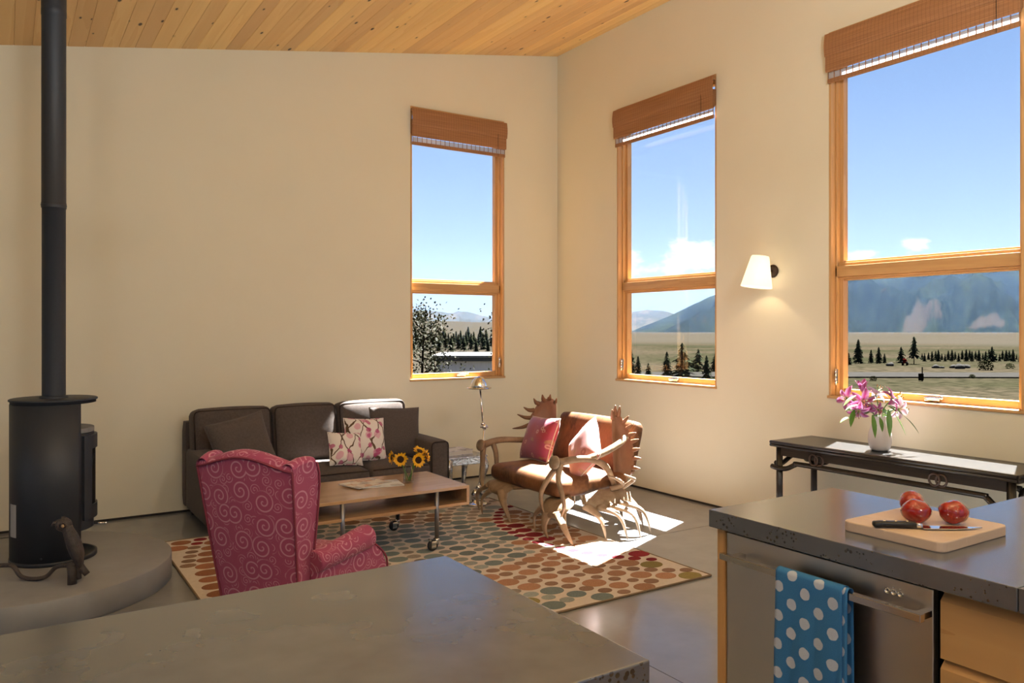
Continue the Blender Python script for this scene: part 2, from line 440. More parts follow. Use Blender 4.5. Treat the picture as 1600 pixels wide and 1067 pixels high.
# dark shadow-gap skirting
struct(MB().box(RX, 0, -.006, .004, .0, .016).build('baseboard_back', 'dark_gap'))
struct(MB().box(-.006, .004, RY, 0, .0, .016).build('baseboard_right', 'dark_gap'))

# ------------------------------------------------------------------ windows
def glass_mat():
    m = bpy.data.materials.new('window_glass'); m.use_nodes = True; nt = m.node_tree; nt.nodes.clear(); N = nt.nodes.new; L = nt.links.new
    out = N('ShaderNodeOutputMaterial'); mx = N('ShaderNodeMixShader'); tr = N('ShaderNodeBsdfTransparent'); gl = N('ShaderNodeBsdfGlossy')
    fr = N('ShaderNodeFresnel'); fr.inputs[0].default_value = 1.45; gl.inputs['Roughness'].default_value = .0; tr.inputs[0].default_value = (.97, .98, .98, 1)
    sc = mathn(N, L, 'MULTIPLY', fr.outputs[0], .03)
    L(sc, mx.inputs[0]); L(tr.outputs[0], mx.inputs[1]); L(gl.outputs[0], mx.inputs[2]); L(mx.outputs[0], out.inputs[0])
    MATS['glass'] = m
glass_mat()
def ring(mb, x0, x1, z0, z1, w, y0, y1, wb=None, wt=None, m=0):
    wb = wb or w; wt = wt or w
    mb.box(x0, x0 + w, y0, y1, z0, z1, m); mb.box(x1 - w, x1, y0, y1, z0, z1, m)
    mb.box(x0 + w, x1 - w, y0, y1, z0, z0 + wb, m); mb.box(x0 + w, x1 - w, y0, y1, z1 - wt, z1, m)
def sash(root, name, x0, x1, z0, z1, w, y0, y1, wb, wt):
    for a, b in ((x0, x0 + w), (x1 - w, x1)):
        MB().box(a, b, y0, y1, z0, z1).build('stile', 'fir', root, bevel=.003)
    for a, b in ((z0, z0 + wb), (z1 - wt, z1)):
        MB().box(x0 + w, x1 - w, y0 + .002, y1, a, b).build('rail', 'fir_h', root, bevel=.003)
    MB().box(x0 + w * .8, x1 - w * .8, y1 - .022, y1 - .018, z0 + wb * .8, z1 - wt * .8).build('pane', 'glass', root)
def window(n, w, loc, rz, zb=ZB, zt=ZT, mid=True, latch=1):
    r = sempty('window_%d' % n, loc, rz)
    d = WT
    MB().box(0, .018, .003, d, zb, zt).build('jamb', 'fir', r, bevel=.002)
    MB().box(w - .018, w, .003, d, zb, zt).build('jamb', 'fir', r, bevel=.002)
    MB().box(.018, w - .018, .003, d, zt - .018, zt).build('head_jamb', 'fir_h', r)
    MB().box(-.006, w + .006, -.012, d, zb - .004, zb + .016).build('sill', 'fir_h', r, bevel=.003)
    for a, b in ((.018, .032), (w - .032, w - .018)):
        MB().box(a, b, .05, d, zb + .016, zt - .018).build('stop_bead', 'fir', r, bevel=.003)
    if mid:
        mz = 1.86
        mb = MB(); mb.box(.018, w - .018, .050, .16, mz - .045, mz + .030); mb.box(.018, w - .018, .068, .16, mz + .030, mz + .052); mb.box(.018, w - .018, .066, .16, mz - .058, mz - .045)
        mb.build('mid_rail', 'fir_h', r, bevel=.003)
        sash(r, 'upper', .030, w - .030, mz + .045, zt - .018, .030, .085, .135, .022, .03)
        sash(r, 'lower', .032, w - .032, zb + .016, mz - .050, .030, .078, .135, .045, .020)
        # crank handle
        cx = w * .56; z = zb + .040
        c = MB(); c.cushion(cx - .055, cx + .045, .052, .080, z - .016, z + .006, .008, n=4); c.cushion(cx - .05, cx + .062, .040, .056, z + .001, z + .013, .006, n=4); c.ball((cx + .062, .046, z + .010), .011, 8)
        c.build('crank_handle', 'chrome', r)
        lx, sg = (w - .030, -1) if latch > 0 else (.030, 1)
        c = MB(); c.box(lx - .010, lx + .010, .040, .052, zb + .10, zb + .20); c.tube([(lx - .002, .038, zb + .17), (lx + .012 * sg, .020, zb + .135), (lx + .016 * sg, .016, zb + .09)], [.007, .008, .006], 6)
        c.tube([(lx, .036, zb + .125), (lx + .010 * sg, .024, zb + .165), (lx + .014 * sg, .018, zb + .205)], [.006, .006, .005], 6)
        c.build('latch', 'chrome', r)
    else:
        sash(r, 'fixed', .030, w - .030, zb + .016, zt - .018, .05, .085, .135, .05, .05)
    return r
window(1, 1.036, (-1.695, 0, 0), 0, latch=1)
window(2, 1.237, (0, -.945, 0), -PI / 2, latch=-1)
window(3, 1.255, (0, -3.215, 0), -PI / 2, latch=-1)
window(4, 3.0, (RX, -8.6, 0), PI / 2, .3, 2.45, False)  # from here on: unseen windows added as sources of fill daylight
window(5, 3.0, (RX, -4.6, 0), PI / 2, .3, 2.45, False)
window(6, 3.0, (-4.8, RY, 0), PI, .3, 2.6, False)
window(7, 2.8, (-.8, RY, 0), PI, .967, 3.3, False)

# ------------------------------------------------------------------ woven wood blinds
def blind_mats():
    m = mat('woven', (.33, .155, .07), .6); nt, bs, N, L = nodes(m)
    tc = N('ShaderNodeTexCoord'); mp = N('ShaderNodeMapping'); mp.inputs['Scale'].default_value = (1.2, 1, 160); L(tc.outputs['Object'], mp.inputs[0])
    nz = N('ShaderNodeTexNoise'); nz.inputs['Scale'].default_value = 2; nz.inputs['Detail'].default_value = 2; L(mp.outputs[0], nz.inputs[0])
    wv = N('ShaderNodeTexWave'); wv.bands_direction = 'X'; wv.inputs['Scale'].default_value = 12; wv.inputs['Distortion'].default_value = .3; L(tc.outputs['Object'], wv.inputs[0])
    thr = maprange(N, L, wv.outputs['Fac'], .88, .97)
    k = mixc(N, L, maprange(N, L, nz.outputs[0], .35, .65), (.40, .195, .085), (.26, .115, .048))
    L(mixc(N, L, mathn(N, L, 'MULTIPLY', thr, .35), k, (.16, .07, .03)), bs.inputs['Base Color'])
    bp = N('ShaderNodeBump'); bp.inputs['Strength'].default_value = .4; bp.inputs['Distance'].default_value = .002; L(nz.outputs[0], bp.inputs['Height']); L(bp.outputs[0], bs.inputs['Normal'])
    m2 = bpy.data.materials.new('reed_pale'); m2.use_nodes = True; nt = m2.node_tree; nt.nodes.clear(); N = nt.nodes.new; L = nt.links.new
    out = N('ShaderNodeOutputMaterial'); a = N('ShaderNodeBsdfTranslucent'); b = N('ShaderNodeBsdfDiffuse'); x = N('ShaderNodeMixShader'); x.inputs[0].default_value = .25
    a.inputs[0].default_value = (.86, .86, .88, 1); b.inputs[0].default_value = (.7, .68, .64, 1); L(a.outputs[0], x.inputs[1]); L(b.outputs[0], x.inputs[2]); L(x.outputs[0], out.inputs[0])
    MATS['reed_pale'] = m2
blind_mats()
def blind(w, loc, rz, label):
    t = thing('woven_blind', label, 'blind', loc, rz, 'woven wood blinds')
    # valance: gently bowed front flap hung from a head rail
    prof = []
    for i in range(9):
        z = 3.507 - .157 * i / 8; y = -.040 - .010 * math.sin(PI * i / 8) - .004 * i / 8
        prof.append((y, z))
    poly = prof + [(y + .006, z) for y, z in prof[::-1]]
    MB().prism(poly, -.002, w + .004, 'x').build('valance', 'woven', t)
    MB().box(.004, w - .004, -.036, -.004, 3.476, 3.507).build('head_rail', 'woven', t)
    mb = MB()
    for q in range(3):
        y0 = -.040 + .011 * q; pr = []
        for i in range(11):
            a = PI * i / 10; pr.append((y0 + .009 - .009 * math.cos(a) , 3.262 + .012 * q - .020 * math.sin(a)))
        poly = [(y0, 3.40)] + pr + [(y0 + .018, 3.40), (y0 + .014, 3.40)] + [(y0 + .009 - .005 * math.cos(PI * i / 10) * -1 * -1, 3.266 + .012 * q - .015 * math.sin(PI * i / 10)) for i in range(10, -1, -1)] + [(y0 + .004, 3.40)]
        mb.prism(poly, .002, w - .002, 'x')
    mb.build('fold_stack', 'woven', t)
    y = -.020
    for i in range(4):
        MB().box(.012, w - .010, y - .001, y + .001, 3.197 + .0105 * i, 3.197 + .0105 * i + .0095).build('reed', 'reed_pale', t)
    mb = MB(); n = int(w / .048)
    for i in range(n + 1):
        cx = .014 + (w - .026) * i / n
        mb.tube([(cx, y - .003, 3.25), (cx, y - .003, 3.17)], .0032, 5)
    mb.build('cords', 'woven', t)['kind'] = 'stuff'
    MB().cushion(.008, w - .006, y - .007, y + .007, 3.163, 3.197, .006, n=3).build('bottom_bar', 'woven', t)
    MB().tube([(w * .9, -.048, 3.40), (w * .9, -.046, 3.16)], .0016, 5).build('pull_cord', 'dark_gap', t)
    return t
blind(1.036, (-1.695, -.002, 0), 0, 'brown woven blind rolled up over the window behind the sofa')
blind(1.237, (-.002, -.945, 0), -PI / 2, 'brown woven blind over the window left of the wall lamp')
blind(1.255, (-.002, -3.215, 0), -PI / 2, 'brown woven blind over the large window above the black console')

# ================================================================== OUTDOORS
FW = Vector((.5438, .8392, 0)); RT = Vector((.8392, -.5438, 0)); CP = Vector((-4.848, -6.606, 1.44))
def pos(px, depth, z): p = CP + FW * depth + RT * ((px - 800) / 1219 * depth); return Vector((p.x, p.y, z))
def elev(py, depth): return 1.44 - (py - 516) / 1219 * depth
def lerp_tab(tab, x):
    if x <= tab[0][0]: return tab[0][1]
    for (a, b), (c, d) in zip(tab[:-1], tab[1:]):
        if x <= c: return b + (d - b) * (x - a) / (c - a)
    return tab[-1][1]
VAL = [(0, -.4), (10, -.5), (25, -1.7), (60, -3.0), (150, -6.0), (230, -6.5), (330, -3.2), (430, 1.0), (500, 5.5), (560, 8.0), (640, 6.0), (900, 2.0)]
def ground_z(px, d, flat=-.35):
    f = max(0, min(1, (930 - px) / 110))
    f = f * f * (3 - 2 * f)
    v = lerp_tab(VAL, d)
    if d > 330: v -= (px - 700) / 1219 * .35 * (d - 330) * .5 * .35
    n = mnoise.noise(Vector((px / 60, d / 30, 3))) * min(1.2, d * .004)
    zf = flat + n * .10 - .0006 * max(0, d - 120)
    return zf * (1 - f) + (v + n) * f
def landscape():
    m = mat('meadow', (.10, .085, .045), .95); nt, bs, N, L = nodes(m)
    tc = N('ShaderNodeTexCoord')
    a = N('ShaderNodeTexNoise'); a.inputs['Scale'].default_value = .06; a.inputs['Detail'].default_value = 6; L(tc.outputs['Object'], a.inputs[0])
    b = N('ShaderNodeTexNoise'); b.inputs['Scale'].default_value = 2.5; b.inputs['Detail'].default_value = 6; L(tc.outputs['Object'], b.inputs[0])
    k = mixc(N, L, maprange(N, L, a.outputs[0], .42, .58), (.0185, .0148, .0100), (.0100, .0098, .0054))
    k = mixc(N, L, maprange(N, L, b.outputs[0], .45, .62, 0, .7), k, (.0042, .0044, .0024))
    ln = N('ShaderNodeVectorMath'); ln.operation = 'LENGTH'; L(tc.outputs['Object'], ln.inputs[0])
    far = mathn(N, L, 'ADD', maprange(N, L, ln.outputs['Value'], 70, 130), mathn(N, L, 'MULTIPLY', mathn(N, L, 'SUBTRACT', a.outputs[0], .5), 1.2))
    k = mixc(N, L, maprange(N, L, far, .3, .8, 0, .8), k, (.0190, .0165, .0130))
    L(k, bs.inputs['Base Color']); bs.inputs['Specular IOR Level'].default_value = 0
    mb = MB(); pxs = [-9000, -4000, -2000, -900, -400, -100] + list(range(100, 1801, 25)) + [2000, 2400, 3200, 5000, 9000]
    ds = [4.5, 7, 10, 14, 18, 24, 30, 38, 50, 65, 85, 110, 150, 190, 230, 280, 330, 380, 430, 470, 500, 530, 560, 600, 640, 760, 900, 1300]
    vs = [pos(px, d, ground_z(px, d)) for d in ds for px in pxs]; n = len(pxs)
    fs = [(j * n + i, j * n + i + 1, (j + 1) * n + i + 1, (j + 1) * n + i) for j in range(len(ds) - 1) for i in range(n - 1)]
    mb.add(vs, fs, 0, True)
    mb.box(-80, 40, -90, 9, -.9, -.45)
    g = struct(mb.build('ground_meadow', 'meadow')); g['label'] = 'dry grass meadow around the house'
    mat('gravel', (.0165, .0155, .0142), .95, col2=(.013, .0122, .0112), nscale=3, spec=0)
    mb = MB(); vs = []; fs = []
    for i, px in enumerate(range(900, 1900, 40)):
        for d in (29.2 + (px - 1400) * -.0006, 32.4 + (px - 1400) * -.0006): vs.append(pos(px, d, ground_z(px, d) + .05))
    for i in range(len(vs) // 2 - 1): fs.append((2 * i, 2 * i + 2, 2 * i + 3, 2 * i + 1))
    r = struct(mb.add(vs, fs, 0, True).build('road_gravel', 'gravel')); r['label'] = 'pale gravel road crossing the meadow'
landscape()

def forest_mat(name, dark, mid, tan, light, t0, t1, patches=()):
    m = mat(name, dark, .95); nt, bs, N, L = nodes(m); bs.inputs['Specular IOR Level'].default_value = 0
    uv = N('ShaderNodeUVMap'); uv.uv_map = 'uv'
    def nz(sc, det, ro=.6):
        a = N('ShaderNodeTexNoise'); a.noise_dimensions = '2D'; a.inputs['Scale'].default_value = sc; a.inputs['Detail'].default_value = det; a.inputs['Roughness'].default_value = ro; L(uv.outputs[0], a.inputs[0]); return a.outputs[0]
    k = mixc(N, L, maprange(N, L, nz(9, 5, .7), .38, .62), dark, mid)
    k = mixc(N, L, maprange(N, L, nz(.9, 7), .5, .62, 0, .75), k, light)
    c = nz(1.5, 9, .65); f = maprange(N, L, c, t0, t1, smooth=True)
    for px, t, rx, ry in patches:
        sb = N('ShaderNodeVectorMath'); sb.operation = 'SUBTRACT'; L(uv.outputs[0], sb.inputs[0]); sb.inputs[1].default_value = (px / 60, t * 2, 0)
        dv = N('ShaderNodeVectorMath'); dv.operation = 'DIVIDE'; L(sb.outputs[0], dv.inputs[0]); dv.inputs[1].default_value = (rx / 60, ry * 2, 1)
        ln = N('ShaderNodeVectorMath'); ln.operation = 'LENGTH'; L(dv.outputs[0], ln.inputs[0])
        g = mathn(N, L, 'ADD', mathn(N, L, 'SUBTRACT', 1.0, ln.outputs['Value']), mathn(N, L, 'MULTIPLY', mathn(N, L, 'SUBTRACT', c, .5), 3.0))
        f = mathn(N, L, 'MAXIMUM', f, maprange(N, L, g, .15, .4))
    L(mixc(N, L, f, k, tan), bs.inputs['Base Color'])
forest_mat('mountain_forest', (.0016, .0028, .0030), (.0050, .0072, .0060), (.0135, .0115, .0090), (.0068, .0092, .0048), .68, .73, ((1440, .16, 30, .09), (1375, .06, 35, .04), (1530, .07, 45, .035)))
forest_mat('mountain_bald', (.010, .0105, .0075), (.016, .015, .0105), (.024, .021, .0155), (.013, .013, .008), .50, .60)
def mountain(name, label, m, crest, d0, d1, base_z, rough, seed, step=8, rows=26):
    """relief between a foot line (depth d0) and a crest line (depth d1)"""
    mb = MB(); pxs = []; px = crest[0][0]
    while px <= crest[-1][0]: pxs.append(px); px += step
    n = len(pxs); vs = []
    for j in range(rows + 1):
        t = j / rows
        for p in pxs:
            cyy = lerp_tab(crest, p)
            d = d0 + (d1 - d0) * t
            ztop = elev(cyy, d1)
            prof = t ** 1.25
            w = Vector((p / 90 + seed, t * 2.4, seed)); nn = mnoise.noise(w) + .5 * mnoise.noise(w * 2.3) + .25 * mnoise.noise(w * 5.1)
            z = base_z + (ztop - base_z) * prof + nn * rough * (ztop - base_z) * math.sin(PI * t) + mnoise.noise(Vector((p / 7, t * 9, seed))) * rough * .07 * (ztop - base_z)
            vs.append(pos(p, d + nn * 60 * math.sin(PI * t), z))
    for p in pxs:
        vs.append(pos(p, d1 * 1.25, base_z))
    fs = [(j * n + i, j * n + i + 1, (j + 1) * n + i + 1, (j + 1) * n + i) for j in range(rows + 1) for i in range(n - 1)]
    mb.add(vs, fs, 0, True)
    o = mb.build(name, m); o['kind'] = 'structure'; o['label'] = label
    l = o.data.uv_layers.new(name='uv')
    for p in o.data.polygons:
        for li in p.loop_indices:
            vi = o.data.loops[li].vertex_index; l.data[li].uv = (pxs[vi % n] / 60, (vi // n) / rows * 2.0)
    return o
CREST_MAIN = [(900, 524), (960, 521), (985, 518), (1010, 508), (1045, 494), (1075, 480), (1100, 468), (1119, 459), (1170, 440), (1240, 424), (1330, 412), (1400, 414), (1470, 406), (1540, 398), (1620, 396), (1720, 392), (1850, 420), (2050, 470), (2300, 510)]
mountain('mountain_forested', 'forested blue-green mountain', 'mountain_forest', CREST_MAIN, 800, 1700, -3, .42, 4.2)
CREST_FAR = [(540, 492), (600, 482), (641, 484), (690, 487), (705, 490), (714, 486), (730, 487), (750, 492), (770, 497), (830, 500), (900, 490), (960, 489), (985, 488), (1010, 484), (1040, 486), (1080, 500), (1140, 505)]
mountain('mountain_distant', 'distant bare ridge', 'mountain_bald', CREST_FAR, 1500, 2600, -3, .18, 9.1)

# trees ------------------------------------------------------------
mat('needles', (.0105, .0135, .0085), .9, col2=(.0195, .0220, .0120), nscale=3, spec=0)
mat('bark', (.0055, .0045, .0036), .9, spec=0)
mat('shrub_leaf', (0.0092, 0.0106, 0.0050), .9, col2=(0.0165, 0.0165, 0.0079), nscale=4, spec=0)
def conifer(seed, H=1.0, width=.22, levels=16, bare=.1, droop=.35, irregular=.3):
    r = random.Random(seed); mb = MB()
    for l in range(levels):
        t = bare + (1 - bare) * l / levels; dz = (1 - bare) / levels
        rad = width * ((1 - t) ** .68) * (1 - irregular * r.random()) + .010; z = t * H
        nt_ = 11 if t < .6 else 7; vs = [(0, 0, z + dz * 1.5)]; a0 = r.uniform(0, 6)
        for k in range(nt_):
            for q, rr, zz in ((0, r.uniform(.75, 1.2), -r.uniform(.2, 1.0)), (.5, r.uniform(.60, .85), r.uniform(.0, .4))):
                a = a0 + 2 * PI * (k + q + r.uniform(-.15, .15)) / nt_
                vs.append((rad * rr * math.cos(a), rad * rr * math.sin(a), z + dz * zz))
        n = 2 * nt_
        mb.add(vs, [(0, 1 + k, 1 + (k + 1) % n) for k in range(n) if r.random() > irregular * .35])
    mb.tube([(0, 0, .93 * H), (.003, 0, H)], [.008, .002], 4)
    tr = MB().tube([(0, 0, -.02), (0, 0, .5 * H), (0, 0, .97 * H)], [.018 * H, .012 * H, .003 * H], 6)
    return tr, mb
CON = []
for sd_, wd, lv, ba, ir in ((1, .36, 16, .06, .35), (2, .55, 13, .05, .5), (3, .42, 12, .24, .6), (4, .30, 16, .08, .3)):
    tr, fo = conifer(sd_, 1.0, wd, lv, ba, .35, ir)
    CON.append((tr.build('trunk', 'bark'), fo.build('foliage', 'needles')))
for a, b in CON:
    COL.objects.unlink(a); COL.objects.unlink(b)
def plant_conifer(kind, px, by, ty, label, group, d=None, z=None):
    if d is None: d = 1219 * 1.79 / (by - 516)
    if z is None: z = ground_z(px, d)
    h = (by - ty) / 1219 * d
    t = thing('conifer_tree', label, 'tree', pos(px, d, z - .02 * h), rng.uniform(0, 6), group)
    tr, fo = CON[kind]
    for p in (tr, fo): q = inst(p, t); q.scale = (h, h, h)
    return t
for kk, px, by, ty, lb in (
    (1, 1066, 589, 536, 'tallest broad conifer in the middle of the window left of the wall lamp'),
    (1, 1091, 581, 545, 'bushy dark conifer just right of the tallest one in the corner window'),
    (0, 1042, 588, 549, 'slim spruce left of the tallest conifer in the corner window'),
    (1, 1013, 588, 567, 'small young conifer low in the window left of the wall lamp'),
    (3, 985, 588, 541, 'conifer cut off by the left frame of the corner window'),
    (3, 997, 588, 556, 'narrow conifer second from the left frame of the corner window'),
    (0, 1104, 592, 555, 'slender spruce near the right edge of the corner window'),
    (1, 1117, 580, 553, 'dark conifer cut off by the right edge of the corner window')):
    plant_conifer(kk, px, by, ty, lb, 'conifers seen through the corner window')
for kk, px, by, ty, lb in (
    (0, 1341, 568, 530, 'tall pointed spruce at the left of the large window'),
    (3, 1361, 568, 546, 'small narrow spruce right of the tall pointed one'),
    (0, 1373, 568, 542, 'medium spruce, third of the cluster in the large window'),
    (3, 1382, 568, 552, 'low spruce beside the medium one in the large window'),
    (1, 1408, 567, 542, 'broad bushy pine left of the tall open-crowned pine'),
    (2, 1428, 569, 526, 'tall pine with open ragged crown in the large window'),
    (1, 1326, 570, 551, 'dark conifer at the left frame edge of the large window'),
    (1, 1550, 565, 541, 'largest dark conifer toward the right of the large window'),
    (1, 1577, 563, 547, 'rounded conifer at the far right of the large window')):
    plant_conifer(kk, px, by, ty, lb, 'conifers seen through the large window')
for i in range(30):
    px = 1440 + i * 5.3 + rng.uniform(-.8, .8)
    plant_conifer(rng.choice((0, 3)), px, (562, 564.5)[i % 2] + rng.uniform(-.5, .5), 549 + rng.uniform(-4, 4), 'small dark conifer in the row across the far side of the meadow', 'far row of conifers across the meadow')
for i in range(34):
    px = 646 + i * 3.9 + rng.uniform(-.6, .6); d = (258, 288, 318, 272, 304)[i % 5] + rng.uniform(-3, 3)
    z = ground_z(px, d); by = 516 + (1.44 - z) / d * 1219
    plant_conifer(rng.choice((0, 3, 3)), px, by, by - rng.uniform(16, 27), 'small conifer on the hillside behind the low grey building', 'hillside conifers', d, z)
# shrubs on the meadow
def shrub_mesh(seed, n=260):
    r = random.Random(seed); mb = MB()
    for i in range(n):
        a = r.uniform(0, 2 * PI); rr = math.sqrt(r.random()); z = r.random() ** .8
        k = math.sqrt(max(0, 1 - (z - .25) ** 2 * 1.5)); p = Vector((math.cos(a) * rr * .5 * k, math.sin(a) * rr * .5 * k, z * .6))
        u = Vector((r.uniform(-1, 1), r.uniform(-1, 1), r.uniform(-1, 1))).normalized() * .07; v = u.orthogonal().normalized() * .05
        mb.add([p - u, p + v, p + u, p - v], [(0, 1, 2, 3)])
    return mb
SHR = shrub_mesh(5).build('shrub', 'shrub_leaf'); COL.objects.unlink(SHR)
for px, by, w, lb in ((1540, 578, 24, 'largest grey-green shrub on the meadow in the large window'), (1578, 576, 14, 'small shrub right of the largest meadow shrub'),
                      (1519, 591, 10, 'little yellow-green shrub at the roadside'), (1080, 582, 30, 'wide low shrub between the conifers in the corner window'),
                      (1364, 595, 12, 'low weed clump at the near edge of the road')):
    d = 1219 * 1.79 / (by - 516); o = inst(SHR, None, pos(px, d, ground_z(px, d)), (0, 0, rng.uniform(0, 6))); s = w / 1219 * d; o.scale = (s, s, s)
    tag(o, lb, 'shrub', 'meadow shrubs')
# small things on the meadow
mat('red_paint', (.045, .0045, .0035), .8, spec=0); mat('rock', (.024, .023, .0215), .9, spec=0); mat('tyre', (.004, .004, .004), .9, spec=0)
d = 1219 * 1.79 / (571 - 516); p = pos(1414, d, ground_z(1414, d))
t = thing('tractor', 'old red tractor parked at the edge of the meadow', 'tractor', p, .4); t.scale = (.55, .42, .42)
MB().box(-.45, .45, -.16, .16, .25, .55).build('body', 'red_paint', t, bevel=.04); MB().box(-.40, -.05, -.2, .2, .55, .78).build('cab', 'red_paint', t, bevel=.05)
for x, r_ in ((-.3, .26), (.38, .17)):
    for y in (-.24, .24): MB().lathe([(r_ * .4, -.04), (r_, -.05), (r_, .05), (r_ * .4, .04)], 14, mtx=Matrix.Rotation(PI / 2, 3, 'X'), c=(x, y, r_)).build('wheel', 'tyre', t)
for i, (px, by, s) in enumerate(((1391, 572, .5), (1462, 575, .45), (1472, 575, .3), (1490, 575, .45), (1500, 576, .6), (1509, 575, .5))):
    d = 1219 * 1.79 / (by - 516); mb = MB(); mb.ball((0, 0, .16), (.5, .34, .26), 9)
    mb.v = [tuple(Vector(v) * (1 + .25 * mnoise.noise(Vector(v) * 4 + Vector((i, 0, 0))))) for v in mb.v]
    o = mb.build('boulder', 'rock', loc=pos(px, d, ground_z(px, d) - .03)); o.scale = (s, s, s)
    tag(o, ['lone pale boulder left of the red tractor'][0] if i == 0 else 'pale boulder in the line of stones right of the red tractor', 'rock', 'boulders on the meadow')
d = 27.5; p = pos(1441, d, ground_z(1441, d))
t = thing('utility_post', 'dark utility post with box at the roadside', 'post', p); t.scale = (.62, .62, .8)
MB().tube([(0, 0, 0), (0, 0, .62)], .035, 6).build('post', 'bark', t); MB().box(-.25, -.02, -.1, .1, .03, .34).build('box', 'bark', t, bevel=.02)

# low grey building and aspens behind the sofa window
mat('siding', (.42, .40, .40), .9, col2=(.36, .34, .34), nscale=30, stretch=(1, 1, .05)); mat('fascia', (0.0550, 0.0561, 0.0578), .5); mat('roof_dark', (0.0275, 0.0275, 0.0275), .8)
bp_ = pos(738, 27, -2.6); t = thing('low_building', 'low grey building with white roof edge behind the sofa window', 'building', bp_, math.radians(-32.94))
MB().box(-1.20, 4.2, 0, 4, 0, 3.05).build('wall', 'siding', t); MB().box(-1.42, 4.4, -.25, 4.2, 3.10, 3.17).build('roof', 'fascia', t); MB().box(-1.38, 4.35, -.2, 4.1, 2.98, 3.10).build('fascia_board', 'roof_dark', t)
MB().box(-1.24, -1.12, -.02, .06, 0, 3.0).build('corner_trim', 'fascia', t)
def leafy(px, d, zb, ztop, spread, n, label, lean=0.0, seed=3):
    r = random.Random(seed); t = thing('aspen_tree', label, 'tree', pos(px, d, zb), math.radians(-32.94)); h = ztop - zb
    tr = MB(); main = bez([(0, 0, 0), (.03, 0, h * .4), (lean * .5, .05, h * .75), (lean, 0, h)], 5); tr.tube(main, lerps([.045, .03, .018, .005], len(main)), 6)
    tr.build('trunk', 'bark', t)
    fo = MB()
    for b in range(16):
        f = .22 + .75 * b / 16; o = main[min(int(f * (len(main) - 1)), len(main) - 1)]; a = r.uniform(0, 2 * PI)
        ln = spread * (1.15 - f) * r.uniform(.6, 1.2); e = o + Vector((math.cos(a) * ln, math.sin(a) * ln, ln * r.uniform(.4, 1.0)))
        MB().tube([o, o.lerp(e, .5) + Vector((0, 0, -.03)), e], [.012, .008, .003], 5).build('branch', 'bark', t)
        for i in range(n // 16):
            c = o.lerp(e, r.uniform(.15, 1.1)) + Vector((r.gauss(0, .12), r.gauss(0, .12), r.gauss(0, .12)))
            u = Vector((r.uniform(-1, 1), r.uniform(-1, 1), r.uniform(-1, 1))).normalized() * r.uniform(.018, .030); v = u.orthogonal().normalized() * .018
            fo.add([c - u, c + v, c + u * .9, c - v], [(0, 1, 2, 3)])
    f = fo.build('foliage', 'aspen_leaf', t); f['kind'] = 'stuff'
    return t
mat('aspen_leaf', (.0085, .0092, .0030), .6, col2=(.0135, .0130, .0050), nscale=9, spec=.03)
leafy(688, 13, -1.0, 1.80, .85, 1300, 'leafy young aspen in front of the low grey building', -.35, 3)
leafy(655, 12.0, -1.0, 1.82, .75, 1300, 'leafy aspen at the left side of the sofa window', .1, 8)
leafy(786, 11.0, -1.0, 1.95, .42, 380, 'sparse aspen twigs at the right edge of the sofa window', -.02, 5)

# thin mountain haze far outside
def haze():
    m = bpy.data.materials.new('haze'); m.use_nodes = True; nt = m.node_tree; nt.nodes.clear(); out = nt.nodes.new('ShaderNodeOutputMaterial'); v = nt.nodes.new('ShaderNodeVolumeScatter')
    v.inputs['Color'].default_value = (.27, .44, .80, 1); v.inputs['Density'].default_value = .000046; v.inputs['Anisotropy'].default_value = 0.0
    nt.links.new(v.outputs[0], out.inputs['Volume']); MATS['haze'] = m
    mb = MB(); a, b, w = 250, 3400, 3600
    P = [CP + FW * d + RT * s for d in (a, b) for s in (-w, w)]
    mb.hexa([(p.x, p.y, -15) for p in P] + [(p.x, p.y, 260) for p in P])
    o = mb.build('mountain_haze', 'haze', fixn=True); o['kind'] = 'stuff'; o['label'] = 'thin blue haze over the distant mountains'; o['category'] = 'haze'
haze()

